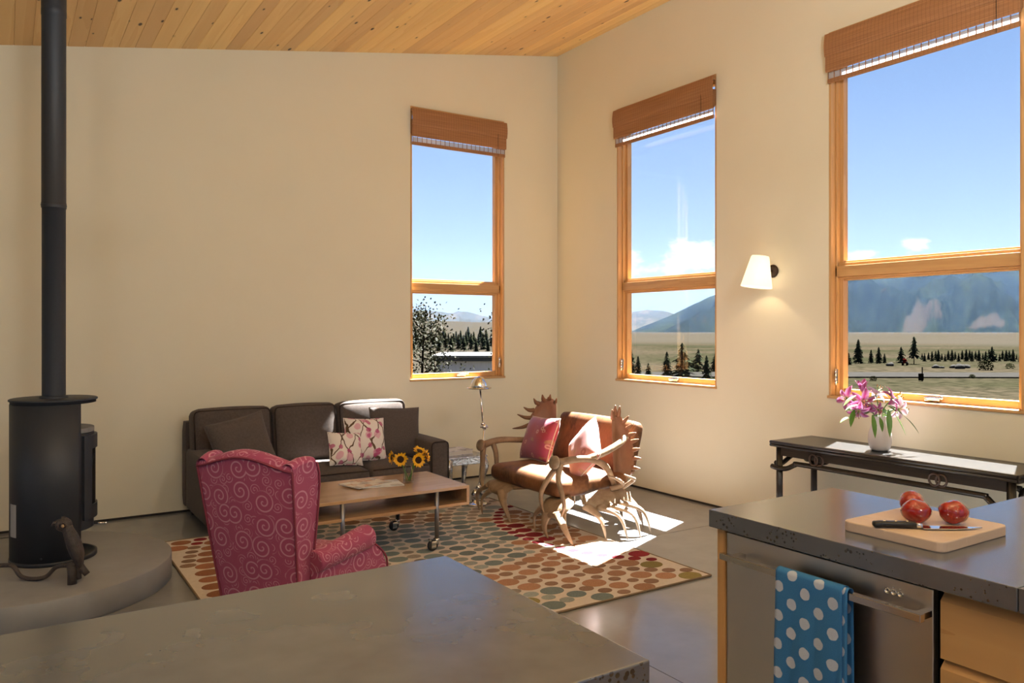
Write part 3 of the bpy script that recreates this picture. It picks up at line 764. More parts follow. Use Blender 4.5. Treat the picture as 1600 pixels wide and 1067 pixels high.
# ================================================================== FURNITURE
# ------------------------------------------------------------------ fabrics
mat('sofa_fabric', (.080, .064, .057), .9, col2=(.100, .081, .073), nscale=60, sheen=.08, bump=.15, bscale=500, spec=.2)
mat('sofa_welt', (.040, .030, .025), .9, spec=.2)
mat('dark_pillow', (.088, .071, .065), .9, col2=(.106, .087, .080), nscale=80, sheen=.1, bump=.12, bscale=600, spec=.2)
mat('foot_dark', (.02, .015, .012), .5)
def swirl_mat():
    m = mat('pink_swirl', (.30, .05, .09), .8, sheen=.12, spec=.25); nt, bs, N, L = nodes(m)
    uv = N('ShaderNodeUVMap'); uv.uv_map = 'uv'
    res = None
    for sc, off, wgt in ((8.6, (0, 0, 0), 1.0), (17.0, (3.3, 1.7, 0), 1.0)):
        mp = N('ShaderNodeMapping'); mp.inputs['Scale'].default_value = (sc, sc, 0); mp.inputs['Location'].default_value = off; L(uv.outputs[0], mp.inputs[0])
        v = N('ShaderNodeTexVoronoi'); v.voronoi_dimensions = '2D'; v.inputs['Scale'].default_value = 1; v.inputs['Randomness'].default_value = .55; L(mp.outputs[0], v.inputs[0])
        sub = N('ShaderNodeVectorMath'); sub.operation = 'SUBTRACT'; L(mp.outputs[0], sub.inputs[0]); L(v.outputs['Position'], sub.inputs[1])
        sx = N('ShaderNodeSeparateXYZ'); L(sub.outputs[0], sx.inputs[0]); sc_ = N('ShaderNodeSeparateColor'); L(v.outputs['Color'], sc_.inputs[0])
        sgn = mathn(N, L, 'SUBTRACT', mathn(N, L, 'MULTIPLY', mathn(N, L, 'GREATER_THAN', sc_.outputs[1], .5), 2.0), 1.0)
        th = mathn(N, L, 'MULTIPLY', mathn(N, L, 'ARCTAN2', sx.outputs[1], sx.outputs[0]), sgn)
        r = v.outputs['Distance']
        ph = mathn(N, L, 'ADD', th, mathn(N, L, 'MULTIPLY', sc_.outputs[0], 6.28))
        sp = mathn(N, L, 'SINE', mathn(N, L, 'MULTIPLY', mathn(N, L, 'SUBTRACT', mathn(N, L, 'MULTIPLY', r, 29.0), ph), .5))
        line = maprange(N, L, mathn(N, L, 'ABSOLUTE', sp), .30, .50, 1.0, 0.0)
        fade = maprange(N, L, r, .40, .47, 1.0, 0.0)
        fin = mathn(N, L, 'MULTIPLY', line, fade)
        if sc > 10: fin = mathn(N, L, 'MULTIPLY', fin, maprange(N, L, r1, .44, .49))
        else: r1 = r
        res = fin if res is None else mathn(N, L, 'MAXIMUM', res, fin)
    nz = N('ShaderNodeTexNoise'); nz.inputs['Scale'].default_value = 300; L(uv.outputs[0], nz.inputs[0])
    base = mixc(N, L, nz.outputs[0], (.30, .056, .125), (.35, .074, .150))
    L(mixc(N, L, mathn(N, L, 'MULTIPLY', res, .75), base, (.56, .28, .37)), bs.inputs['Base Color'])
swirl_mat()
mat('pink_welt', (.20, .03, .06), .8)
def floral_mat():
    m = mat('floral', (.78, .73, .68), .85, sheen=.2, spec=.2); nt, bs, N, L = nodes(m)
    tc = N('ShaderNodeTexCoord'); sp = N('ShaderNodeSeparateXYZ'); L(tc.outputs['Object'], sp.inputs[0]); cb = N('ShaderNodeCombineXYZ'); L(sp.outputs[0], cb.inputs[0]); L(sp.outputs[2], cb.inputs[1])
    oi = N('ShaderNodeObjectInfo'); ad = N('ShaderNodeVectorMath'); ad.operation = 'ADD'; L(cb.outputs[0], ad.inputs[0]); c2 = N('ShaderNodeCombineXYZ'); L(oi.outputs['Random'], c2.inputs[0]); L(c2.outputs[0], ad.inputs[1])
    nz = N('ShaderNodeTexNoise'); nz.inputs['Scale'].default_value = 9; L(ad.outputs[0], nz.inputs[0])
    dm = N('ShaderNodeVectorMath'); dm.operation = 'MULTIPLY_ADD'; L(nz.outputs['Color'], dm.inputs[0]); dm.inputs[1].default_value = (.07, .07, 0); L(ad.outputs[0], dm.inputs[2])
    k = (.78, .73, .68)
    # stems: thin distorted diagonal lines
    for rot, scl, o in ((.5, 3.1, 0), (-.35, 2.4, .3)):
        mp = N('ShaderNodeMapping'); mp.inputs['Rotation'].default_value = (0, 0, rot); mp.inputs['Location'].default_value = (o, 0, 0); L(dm.outputs[0], mp.inputs[0])
        wv = N('ShaderNodeTexWave'); wv.inputs['Scale'].default_value = scl; wv.inputs['Distortion'].default_value = 2.5; wv.inputs['Detail Scale'].default_value = 2; L(mp.outputs[0], wv.inputs[0])
        k = mixc(N, L, maprange(N, L, wv.outputs['Fac'], .975, .99), k, (.12, .07, .04))
    for scl, cut, thr, c1, c2_ in ((11, .50, .30, (.62, .24, .36), (.70, .40, .48)), (16, .62, .26, (.42, .05, .17), (.50, .09, .22))):
        v = N('ShaderNodeTexVoronoi'); v.voronoi_dimensions = '2D'; v.inputs['Scale'].default_value = scl; v.inputs['Randomness'].default_value = .8; L(dm.outputs[0], v.inputs[0])
        s = N('ShaderNodeSeparateColor'); L(v.outputs['Color'], s.inputs[0])
        f = mathn(N, L, 'MULTIPLY', mathn(N, L, 'GREATER_THAN', s.outputs[0], cut), maprange(N, L, v.outputs['Distance'], thr, thr + .05, 1.0, 0.0))
        k = mixc(N, L, mathn(N, L, 'MULTIPLY', f, .85), k, mixc(N, L, s.outputs[1], c1, c2_))
    L(k, bs.inputs['Base Color'])
floral_mat()
def silk_mat(name, base, second, motif, scl):
    m = mat(name, base, .45, sheen=.3); nt, bs, N, L = nodes(m)
    tc = N('ShaderNodeTexCoord'); sp = N('ShaderNodeSeparateXYZ'); L(tc.outputs['Object'], sp.inputs[0]); cb = N('ShaderNodeCombineXYZ'); L(sp.outputs[0], cb.inputs[0]); L(sp.outputs[2], cb.inputs[1])
    nz = N('ShaderNodeTexNoise'); nz.inputs['Scale'].default_value = 4; nz.inputs['Detail'].default_value = 5; L(cb.outputs[0], nz.inputs[0])
    k = mixc(N, L, maprange(N, L, nz.outputs[0], .4, .6), base, second)
    v = N('ShaderNodeTexVoronoi'); v.voronoi_dimensions = '2D'; v.inputs['Scale'].default_value = scl; L(cb.outputs[0], v.inputs[0])
    s = N('ShaderNodeSeparateColor'); L(v.outputs['Color'], s.inputs[0])
    f = mathn(N, L, 'MULTIPLY', mathn(N, L, 'GREATER_THAN', s.outputs[0], .62), maprange(N, L, mathn(N, L, 'ABSOLUTE', mathn(N, L, 'SUBTRACT', v.outputs['Distance'], .18)), .05, .10, 1.0, 0.0))
    k = mixc(N, L, mathn(N, L, 'MULTIPLY', f, .8), k, motif)
    n2 = N('ShaderNodeTexNoise'); n2.inputs['Scale'].default_value = 7; n2.inputs['Detail'].default_value = 4; mp = N('ShaderNodeMapping'); mp.inputs['Scale'].default_value = (1, 2.4, 1); L(cb.outputs[0], mp.inputs[0]); L(mp.outputs[0], n2.inputs[0])
    k = mixc(N, L, maprange(N, L, n2.outputs[0], .60, .66, 0, .7), k, (.36, .22, .09))
    L(k, bs.inputs['Base Color'])
silk_mat('silk_red', (.34, .03, .055), (.30, .045, .12), (.60, .33, .30), 15)
silk_mat('silk_pink', (.50, .17, .16), (.55, .26, .24), (.30, .06, .05), 9)
mat('silk_edge', (.66, .55, .45), .5)

def pillow_mb(w, h, t, n=14, flop=0.0, pinch=.06):
    mb = MB()
    for sg in (-1, 1):
        vs = []
        for i in range(n + 1):
            for j in range(n + 1):
                u = math.sin((-1 + 2 * i / n) * PI / 2); v = math.sin((-1 + 2 * j / n) * PI / 2)
                x = u * w / 2 * (1 - pinch * (1 - v * v)); z = v * h / 2 * (1 - pinch * (1 - u * u))
                y = sg * t / 2 * ((1 - u ** 4) * (1 - v ** 4)) ** .55
                y += .012 * mnoise.noise(Vector((u * 2, v * 2, sg * 3 + w * 9))) * (1 - u * u) * (1 - v * v) + flop * (v - .2) ** 2 * .3
                vs.append((x, y, z))
        k = n + 1
        fs = [(i * k + j, (i + 1) * k + j, (i + 1) * k + j + 1, i * k + j + 1) for i in range(n) for j in range(n)]
        if sg > 0: fs = [f[::-1] for f in fs]
        mb.add(vs, fs, 0, True)
    return mb
def throw_pillow(label, mname, w, h, t, loc, rot, group, edge=None):
    r = thing('throw_pillow', label, 'pillow', loc, 0, group, rot)
    pillow_mb(w, h, t).build('cover', mname, r, weld=True)
    pts = []
    for k in range(40):
        a = 2 * PI * k / 40; 
        u, v = math.cos(a), math.sin(a); s = max(abs(u), abs(v)); u /= s; v /= s
        pts.append((u * w / 2 * (1 - .06 * (1 - v * v)), 0, v * h / 2 * (1 - .06 * (1 - u * u))))
    pts.append(pts[0])
    MB().tube(pts, .005, 6, caps=False).build('piping', edge or mname, r)
    return r

# ------------------------------------------------------------------ sofa
def sofa():
    t = thing('sofa', 'dark brown three-seat sofa against the wall behind the coffee table', 'sofa', (-2.74, -.495, 0))
    W = .955
    MB().cushion(-W + .02, W - .02, -.42, .40, .07, .225, .02, n=4).build('base_frame', 'sofa_fabric', t)
    MB().cushion(-W, W, .31, .44, .07, .74, .03, n=5).build('back_frame', 'sofa_fabric', t)
    for sg in (-1, 1):
        x0, x1 = (-W, -W + .17) if sg < 0 else (W - .17, W)
        a = MB().cushion(x0, x1, -.44, .30, .07, .535, .035, (0, 0, .006), 8).build('arm', 'sofa_fabric', t)
        xf = -.441
        pts = [(x0 + .010, xf + .006, .09), (x0 + .010, xf + .006, .495), (x0 + .014, xf + .006, .512), (x0 + .024, xf + .006, .523), (x0 + .04, xf + .006, .527), (x1 - .04, xf + .006, .527), (x1 - .024, xf + .006, .523), (x1 - .014, xf + .006, .512), (x1 - .010, xf + .006, .495), (x1 - .010, xf + .006, .09)]
        MB().tube(pts, .005, 6).build('piping', 'sofa_welt', a)
    wi = (W - .17) * 2 / 3
    for i in range(3):
        x0 = -W + .17 + wi * i
        c = MB().cushion(x0 + .003, x0 + wi - .003, -.455, .20, .228, .365, .04, (.0, .012, .034), 10).build('seat_cushion', 'sofa_fabric', t)
        MB().tube(bez([(x0 + .02, -.447, .352), (x0 + wi / 2, -.458, .358), (x0 + wi - .02, -.447, .352)], 4), .005, 6).build('piping', 'sofa_welt', c)
    bx = [-W + .02, -W + .63, -W + 1.17, -W + 1.80]
    for i in range(3):
        x0, x1 = bx[i] + .003, bx[i + 1] - .003
        mt = Matrix.Translation((0, .175, .372)) @ Matrix.Rotation(math.radians(-9), 4, 'X')
        b = MB().cushion(x0, x1, -.09, .09, .0, .462, .055, (.0, .035, .012), 12, mtx=mt).build('back_cushion', 'sofa_fabric', t)
        y = -.080; q = [(x0 + .018, y, .03), (x0 + .016, y, .405), (x0 + .021, y, .425), (x0 + .032, y, .438), (x0 + .05, y, .443), (x1 - .05, y, .443), (x1 - .032, y, .438), (x1 - .021, y, .425), (x1 - .016, y, .405), (x1 - .018, y, .03)]
        MB().tube([mt @ Vector(p) for p in q], .0055, 6).build('piping', 'sofa_welt', b)
    for sx in (-1, 1):
        for y in (-.36, .36): MB().lathe([(.0, 0), (.022, 0), (.030, .075), (0, .075)], 10, c=(sx * (W - .08), y, 0)).build('foot', 'foot_dark', t)
sofa()
throw_pillow('dark brown plain pillow leaning at the left end of the sofa', 'dark_pillow', .44, .42, .16, (-3.375, -.62, .590), (-.36, -.20, .10), 'pillows on the sofa')
throw_pillow('dark brown plain pillow at the right end of the sofa', 'dark_pillow', .44, .42, .15, (-2.09, -.53, .580), (-.26, .05, -.10), 'pillows on the sofa')
throw_pillow('larger pink floral white pillow on the sofa', 'floral', .35, .35, .13, (-2.41, -.655, .555), (-.30, .06, .04), 'pillows on the sofa')
throw_pillow('smaller pink floral white pillow at the front of the sofa', 'floral', .28, .26, .11, (-2.62, -.765, .51), (-.36, .10, .10), 'pillows on the sofa')

# ------------------------------------------------------------------ area rug
def rug():
    X0, X1, Y0, Y1 = -3.985, -1.385, -3.405, -.90
    mat('rug_base', (.62, .56, .51), .95, col2=(.67, .61, .56), nscale=40, bump=.3, bscale=350, spec=.1)
    t = thing('area_rug', 'beige area rug patterned with orange, teal and red dots', 'rug', (0, 0, 0))
    MB().cushion(X0, X1, Y0, Y1, .0, .009, .003, n=3).build('weave', 'rug_base', t)
    m = mat('rug_dot', (.3, .2, .1), .95, spec=.1); nt, bs, N, L = nodes(m)
    at = N('ShaderNodeAttribute'); at.attribute_name = 'dot_colour'; nz = N('ShaderNodeTexNoise'); nz.inputs['Scale'].default_value = 260; tc = N('ShaderNodeTexCoord'); L(tc.outputs['Object'], nz.inputs[0])
    hs = N('ShaderNodeHueSaturation'); L(maprange(N, L, nz.outputs[0], .3, .7, .75, 1.2), hs.inputs['Value']); L(at.outputs['Color'], hs.inputs['Color']); L(hs.outputs[0], bs.inputs['Base Color'])
    OR, BR, RD, TE, TL, OL, GR, RU = (.38, .215, .14), (.27, .175, .13), (.23, .030, .04), (.20, .25, .26), (.30, .335, .33), (.26, .22, .09), (.31, .27, .24), (.34, .155, .095)
    zones = [((-2.0, -3.05), (OR, BR)), ((-1.75, -3.2), (OR, BR)), ((-2.25, -2.85), (OR, BR)), ((-1.65, -2.75), (OR, OR)), ((-2.05, -1.9), (TE, TL)), ((-2.6, -1.5), (TE, TL)), ((-2.35, -2.3), (TE, TL)), ((-2.9, -2.3), (TE, GR)),
             ((-1.75, -1.2), (TL, GR)), ((-3.75, -1.35), (RU, BR)), ((-3.85, -2.1), (RU, OR)), ((-3.5, -.98), (RU, RD)), ((-3.4, -2.9), (RU, BR)), ((-1.47, -3.22), (OL, BR)), ((-2.75, -3.1), (OL, GR)), ((-2.35, -3.36), (TE, TL)), ((-1.6, -1.75), (OR, OR)), ((-1.62, -2.2), (OR, OR)), ((-2.3, -1.05), (BR, GR))]
    c0 = Vector((-.85, -2.15)); r = random.Random(5); mb = MB(); cols = []; placed = []
    R = .50; k = 0
    while R < 3.6:
        big = k % 2 == 0; rad = .056 if big else .036
        n = max(3, int(2 * PI * R / (rad * 2 + (.026 if big else .030))))
        for i in range(n):
            a = 2 * PI * (i + .5 * (k % 3)) / n + k * .37
            p = c0 + Vector((math.cos(a), math.sin(a))) * (R + .03 * math.sin(3 * a + k * .2))
            rr = rad * r.uniform(.85, 1.12)
            if not (X0 + .03 + rr * .5 < p.x < X1 - .02 - rr * .5 and Y0 + .03 + rr * .4 < p.y < Y1 - .03): continue
            placed.append((p, rr, big, R))
        R += .104; k += 1
    for p, rr, big, R in placed:
        z = min(zones, key=lambda q: (q[0][0] - p.x) ** 2 + (q[0][1] - p.y) ** 2)
        col = z[1][0] if big else z[1][1]
        if .84 < R < 1.04 and p.y > -3.05: col = RD if not big else (RD if r.random() < .5 else col)
        f = r.uniform(.8, 1.15); col = tuple(c * f for c in col)
        n = 18; h = .0102; vs = []
        for q in range(n):
            a = 2 * PI * q / n; vs.append((p.x + rr * 1.18 * math.cos(a), p.y + rr * .98 * math.sin(a), h))
        for q in range(n):
            a = 2 * PI * q / n; vs.append((p.x + rr * 1.2 * math.cos(a), p.y + rr * 1.0 * math.sin(a), .0085))
        mb.add(vs, [tuple(range(n))] + [(q, q + n, (q + 1) % n + n, (q + 1) % n) for q in range(n)])
        cols += [(*col, 1)] * (2 * n)
    o = mb.build('dot_weave', 'rug_dot', t, fixn=False)
    ca = o.data.color_attributes.new('dot_colour', 'FLOAT_COLOR', 'POINT')
    ca.data.foreach_set('color', [c for q in cols for c in q]); o['kind'] = 'stuff'
    # bound edge
    e = MB()
    for a, b in (((X0, Y0), (X1, Y0)), ((X1, Y0), (X1, Y1)), ((X1, Y1), (X0, Y1)), ((X0, Y1), (X0, Y0))):
        e.tube([(a[0], a[1], .006), (b[0], b[1], .006)], .006, 6)
    e.build('binding', mat('rug_edge', (.22, .16, .11), .95), t)
rug()
RUGZ = .010

# ------------------------------------------------------------------ wing chair
def wing_chair():
    t = thing('wing_chair', 'pink wing chair with paler swirl pattern seen from behind', 'armchair', (-3.715, -2.985, RUGZ), math.radians(126))
    W1, W0 = .250, .195
    def back_y(z): return .245 + (z - .15) * .17
    # outside back panel: grid with camel-back top
    n, m = 16, 18; mb = MB()
    def pt(u, v, off):
        zt = .838 + .052 * math.cos(u * PI * .5) ** 1.4 - .0 * abs(u)
        z = .14 + (zt - .14) * v; w = W0 + (W1 - W0) * v ** .8
        return Vector((u * w, back_y(z) + off - .012 * u * u + .012 * math.sin(PI * v) * (1 - u * u) , z))
    fr = [pt(-1 + 2 * i / n, j / m, .0) for j in range(m + 1) for i in range(n + 1)]
    bk = [pt(-1 + 2 * i / n, j / m, -.085) for j in range(m + 1) for i in range(n + 1)]
    k = n + 1
    mb.add(fr, [(j * k + i + 1, j * k + i, (j + 1) * k + i, (j + 1) * k + i + 1) for j in range(m) for i in range(n)], 0, True)
    mb.add(bk, [(j * k + i, j * k + i + 1, (j + 1) * k + i + 1, (j + 1) * k + i) for j in range(m) for i in range(n)], 0, True)
    q = m * k
    # rolled top edge
    top = []
    for s in range(6):
        a = PI * s / 5; top += [fr[q + i].lerp(bk[q + i], (1 - math.cos(a)) / 2) + Vector((0, 0, .030 * math.sin(a))) for i in range(k)]
    mb.add(top, [(s * k + i + 1, s * k + i, (s + 1) * k + i, (s + 1) * k + i + 1) for s in range(5) for i in range(n)], 0, True)
    o = mb.build('backrest', 'pink_swirl', t, uv=True)
    for sg in (-1, 1):
        ed = [fr[j * k + (0 if sg < 0 else n)] + Vector((0, .003, 0)) for j in range(m + 1)]
        MB().tube(ed, .0055, 6).build('piping', 'pink_welt', o)
    MB().tube([fr[q + i] + Vector((0, .004, 0)) for i in range(k)], .0055, 6).build('piping', 'pink_welt', o)
    # wings: side panels from the back forward
    for sg in (-1, 1):
        mb = MB(); rows = 16; outl = []; inl = []
        for j in range(rows + 1):
            v = j / rows; z = .14 + .72 * v
            w = W0 + (W1 - W0) * v ** .8; yb = back_y(z) - .012
            dep = .075 + .085 * (max(0, v - .30) / .70) ** .7
            if v > .86: dep *= 1 - ((v - .86) / .14) ** 2.2 * .18
            lift = .022 * max(0, (v - .7) / .3)
            fl = .022 * (max(0, v - .35) / .65)
            outl.append([Vector((sg * (w + .004 + fl * f), yb - dep * f, z - .012 + lift * math.sin(PI * f * .75))) for f in (0, .25, .5, .75, 1)])
            inl.append([Vector((sg * (w - .055 + fl * f), yb - dep * f, z - .012 + lift * math.sin(PI * f * .75))) for f in (0, .25, .5, .75, 1)])
        flat = [p for r in outl for p in r]; fi = [p for r in inl for p in r]
        F1 = [(j * 5 + i, j * 5 + i + 1, (j + 1) * 5 + i + 1, (j + 1) * 5 + i) for j in range(rows) for i in range(4)]
        mb.add(flat, F1 if sg > 0 else [f[::-1] for f in F1], 0, True); mb.add(fi, [f[::-1] for f in F1] if sg > 0 else F1, 0, True)
        # front roll and top roll
        cen = [(outl[j][4] + inl[j][4]) / 2 for j in range(rows + 1)]
        rr = []
        for s in range(7):
            a = -PI / 2 + PI * s / 6
            for j in range(rows + 1):
                h = (outl[j][4] - inl[j][4]) / 2; rr.append(cen[j] + h * math.sin(a) + Vector((0, -.020 * math.cos(a), 0)))
        kk = rows + 1
        F2 = [(s * kk + j, (s + 1) * kk + j, (s + 1) * kk + j + 1, s * kk + j + 1) for s in range(6) for j in range(rows)]
        mb.add(rr, F2, 0, True)
        tp = []
        for s in range(7):
            a = -PI / 2 + PI * s / 6
            for i in range(5):
                c = (outl[rows][i] + inl[rows][i]) / 2; h = (outl[rows][i] - inl[rows][i]) / 2; tp.append(c + h * math.sin(a) + Vector((0, 0, .024 * math.cos(a))))
        mb.add(tp, [(s * 5 + i, (s + 1) * 5 + i, (s + 1) * 5 + i + 1, s * 5 + i + 1) for s in range(6) for i in range(4)], 0, True)
        o = mb.build('wing', 'pink_swirl', t, uv=True, fixn=True)
        ed = [outl[j][4] + Vector((sg * .003, -.002, 0)) for j in range(rows + 1)]
        MB().tube(ed, .005, 6).build('piping', 'pink_welt', o)
    # rolled arms with outside panel
    for sg in (-1, 1):
        mb = MB(); path = bez([(sg * .250, .20, .425), (sg * .275, .06, .440), (sg * .288, -.08, .452), (sg * .296, -.155, .456)], 5)
        mb.tube(path, lerps([.050, .052, .056, .058], len(path)), 16)
        lv = [(.13, .335, -.262, .262), (.30, .340, -.265, .268), (.365, .332, -.240, .270), (.42, .312, -.185, .272), (.45, .298, -.160, .270)]
        vs = []
        for z, xo, yf, xb in lv: vs += [(sg * .205, .19, z), (sg * .225, yf, z), (sg * xo, yf, z), (sg * xb, .19, z)]
        fs = [(0, 1, 2, 3), tuple(range(len(vs) - 4, len(vs)))]
        for q in range(len(lv) - 1):
            for k in range(4): fs.append((q * 4 + k, q * 4 + (k + 1) % 4, q * 4 + 4 + (k + 1) % 4, q * 4 + 4 + k))
        mb.add(vs, fs, 0, False)
        o = mb.build('arm', 'pink_swirl', t, uv=True, fixn=True, bevel=.006)
        MB().tube(bez([(sg * (xo + .001), yf - .001, z) for z, xo, yf, xb in lv[::-1]], 4), .005, 6).build('piping', 'pink_welt', o)
    MB().cushion(-.235, .235, -.25, .21, .13, .285, .02, n=5).build('seat_frame', 'pink_swirl', t, uv=True)
    MB().cushion(-.225, .225, -.27, .20, .285, .385, .035, (0, 0, .02), 8).build('seat_cushion', 'pink_swirl', t, uv=True)
    for sx in (-1, 1):
        for y, tp in ((-.20, .0), (.22, .05)):
            MB().tube([(sx * .18, y + tp, 0), (sx * .185, y, .14)], [.014, .022], 8).build('leg', 'foot_dark', t)
wing_chair()

# ------------------------------------------------------------------ coffee table
def coffee_table():
    x0, x1, y0, y1, zt = -3.375, -2.258, -2.085, -1.46, .407
    cx, cyy = (x0 + x1) / 2, (y0 + y1) / 2
    t = thing('coffee_table', 'light wood coffee table with open shelf on wheeled metal legs', 'table', (cx, cyy, RUGZ))
    hx, hy = (x1 - x0) / 2, (y1 - y0) / 2; zt -= RUGZ
    MB().box(-hx, hx, -hy, hy, zt - .019, zt).build('tabletop', 'beech', t, bevel=.0015)
    MB().box(-hx, hx, -hy, hy, zt - .128, zt - .109).build('shelf', 'beech', t, bevel=.0015)
    for s in (-1, 1): MB().box(s * hx - (.019 if s > 0 else 0), s * hx + (.019 if s < 0 else 0), -hy, hy, zt - .109, zt - .019).build('side_panel', 'beech', t)
    for sx in (-1, 1):
        for sy in (-1, 1):
            lx, ly = sx * (hx - .238), sy * (hy - .010)
            mb = MB(); mb.tube([(lx, ly, .075), (lx, ly, zt - .019)], .0145, 12); l = mb.build('leg', 'zinc', t)
            c = MB(); c.tube([(lx, ly, .055), (lx, ly, .078)], .018, 10); c.cushion(lx - .045, lx + .012, ly - .016, ly + .016, .040, .064, .008, n=3)
            for s in (-1, 1): c.box(lx - .045, lx - .012, ly + s * .016 - .002, ly + s * .016 + .002, .018, .055)
            c.tube([(lx - .050, ly - .012, .070), (lx - .052, ly + .012, .072)], .006, 6)
            c.build('caster_fork', 'chrome', l)
            w = MB().lathe([(.008, -.012), (.030, -.013), (.035, -.008), (.035, .008), (.030, .013), (.008, .012)], 18, mtx=Matrix.Rotation(PI / 2, 3, 'X'), c=(lx - .030, ly, .035)); w.build('caster_wheel', 'rubber', l)
coffee_table()
# magazines
def paper_mat(name, cols, scl):
    m = mat(name, (.8, .78, .74), .35); nt, bs, N, L = nodes(m); tc = N('ShaderNodeTexCoord')
    v = N('ShaderNodeTexVoronoi'); v.distance = 'CHEBYCHEV'; v.inputs['Scale'].default_value = scl; L(tc.outputs['Object'], v.inputs[0]); s = N('ShaderNodeSeparateColor'); L(v.outputs['Color'], s.inputs[0])
    cr = N('ShaderNodeValToRGB'); cr.color_ramp.interpolation = 'CONSTANT'; L(s.outputs[0], cr.inputs[0])
    e = cr.color_ramp.elements; e[0].color = (*cols[0], 1); e[1].color = (*cols[1], 1); e[1].position = .3
    for i, c in enumerate(cols[2:]): k = e.new(.5 + .17 * i); k.color = (*c, 1)
    nz = N('ShaderNodeTexNoise'); nz.inputs['Scale'].default_value = 40; L(tc.outputs['Object'], nz.inputs[0])
    L(mixc(N, L, maprange(N, L, nz.outputs[0], .45, .6, 0, .35), cr.outputs[0], (.75, .72, .68)), bs.inputs['Base Color'])
paper_mat('cover_print', [(.62, .55, .45), (.45, .22, .10), (.75, .72, .66), (.30, .26, .22)], 14)
paper_mat('cover_print_b', [(.70, .70, .70), (.55, .58, .62), (.78, .76, .72), (.40, .38, .36)], 12)
mat('page_edge', (.75, .73, .68), .8)
for label, m, loc, rz, th in (('glossy magazine lying on top of another on the coffee table', 'cover_print', (-2.835, -1.70, .407 + .0065), .28, .007), ('grey magazine sticking out under the other one on the coffee table', 'cover_print_b', (-2.745, -1.735, .407), -.18, .006)):
    t = thing('magazine', label, 'magazine', loc, rz, 'magazines on the coffee table')
    MB().box(-.138, .138, -.104, .104, .0005, th - .0005).build('pages', 'page_edge', t); MB().box(-.140, .140, -.106, .106, th - .0005, th).build('cover', m, t)

# glass jar with sunflowers
MATS['jar_glass'] = MATS['glass'].copy(); MATS['jar_glass'].name = 'jar_glass'; MATS['jar_glass'].node_tree.nodes['Transparent BSDF'].inputs[0].default_value = (.95, .97, .96, 1); [setattr(q.inputs[1], 'default_value', .3) for q in MATS['jar_glass'].node_tree.nodes if q.type == 'MATH']; mat('stem_green', (.10, .20, .035), .5); mat('petal_yellow', (.80, .42, .008), .5, subs=.0); mat('seed_brown', (.035, .014, .005), .9, bump=.8, bscale=180)
J = Vector((-2.561, -1.784, .407))
t = thing('glass_jar', 'clear glass jar holding sunflowers on the coffee table', 'jar', J)
MB().lathe([(0, 0), (.030, .0), (.036, .006), (.037, .020), (.037, .085), (.028, .105), (.027, .118), (.030, .128), (.027, .128), (.025, .118), (.025, .106), (.034, .084), (.034, .012), (0, .008)], 20).build('glass', 'jar_glass', t)
MB().lathe([(.0, .012), (.0335, .012), (.0335, .06), (.0, .06)], 18).build('water', 'glass', t)
def sunflower(label, head, face, rad, foot):
    h = Vector(head); f = Vector(face).normalized()
    t = thing('sunflower', label, 'flower', J, 0, 'sunflowers in the jar')
    b = h - f * .02
    pts = bez([foot, Vector(foot).lerp(b, .5) + Vector((0, 0, .025)), b], 5); MB().tube(pts, .0035, 6).build('stem', 'stem_green', t)
    rot = f.to_track_quat('Z', 'Y').to_matrix()
    mb = MB()
    for ringi, (n, rr, up) in enumerate(((13, rad, .004), (11, rad * .88, .010))):
        for i in range(n):
            a = 2 * PI * (i + .4 * ringi) / n + rng.uniform(-.1, .1); c, s = math.cos(a), math.sin(a); l = rr * rng.uniform(.88, 1.08); w = rr * .17; cv = rng.uniform(-.1, .35) * rr
            loc = [(.38 * l, 0, 0), (.62 * l, -w, up), (.62 * l, w, up), (.82 * l, -w * .8, up + cv * .5), (.82 * l, w * .8, up + cv * .5), (l, 0, up + cv)]
            mb.add([h + rot @ Vector((x * c - y * s, x * s + y * c, z)) for x, y, z in loc], [(0, 1, 2), (1, 3, 4, 2), (3, 5, 4)], 0, True)
    mb.build('petals', 'petal_yellow', t)
    MB().ball(h + f * .004, (rad * .46, rad * .46, rad * .16), 14, mtx=rot).build('disc', 'seed_brown', t)
    mb = MB()
    for i in range(8):
        a = 2 * PI * i / 8; c, s = math.cos(a), math.sin(a); l = rad * .62
        mb.add([h + rot @ Vector((x * c - y * s, x * s + y * c, z)) for x, y, z in ((.1 * l, -.25 * l, -.010), (.1 * l, .25 * l, -.010), (l, 0, -.006))], [(0, 1, 2)])
    mb.build('sepals', 'stem_green', t)
tocam = (-.35, -.75, .12)
sunflower('sunflower facing left at the far left of the jar', (-.088, .062, .172), (-.92, .10, .15), .050, (.008, 0, .01))
sunflower('sunflower facing the camera left of the jar', (-.045, .030, .158), (-.30, -.85, .1), .052, (-.01, .01, .01))
sunflower('lowest sunflower facing the camera right of the jar', (.052, -.045, .155), (-.10, -.9, .05), .052, (.01, -.01, .01))
sunflower('sunflower facing right at the far right of the jar', (.105, -.055, .180), (.70, -.55, .25), .050, (0, .012, .01))
sunflower('topmost sunflower behind the others right of the jar', (.070, -.025, .208), (.15, -.55, .75), .048, (.012, .01, .01))

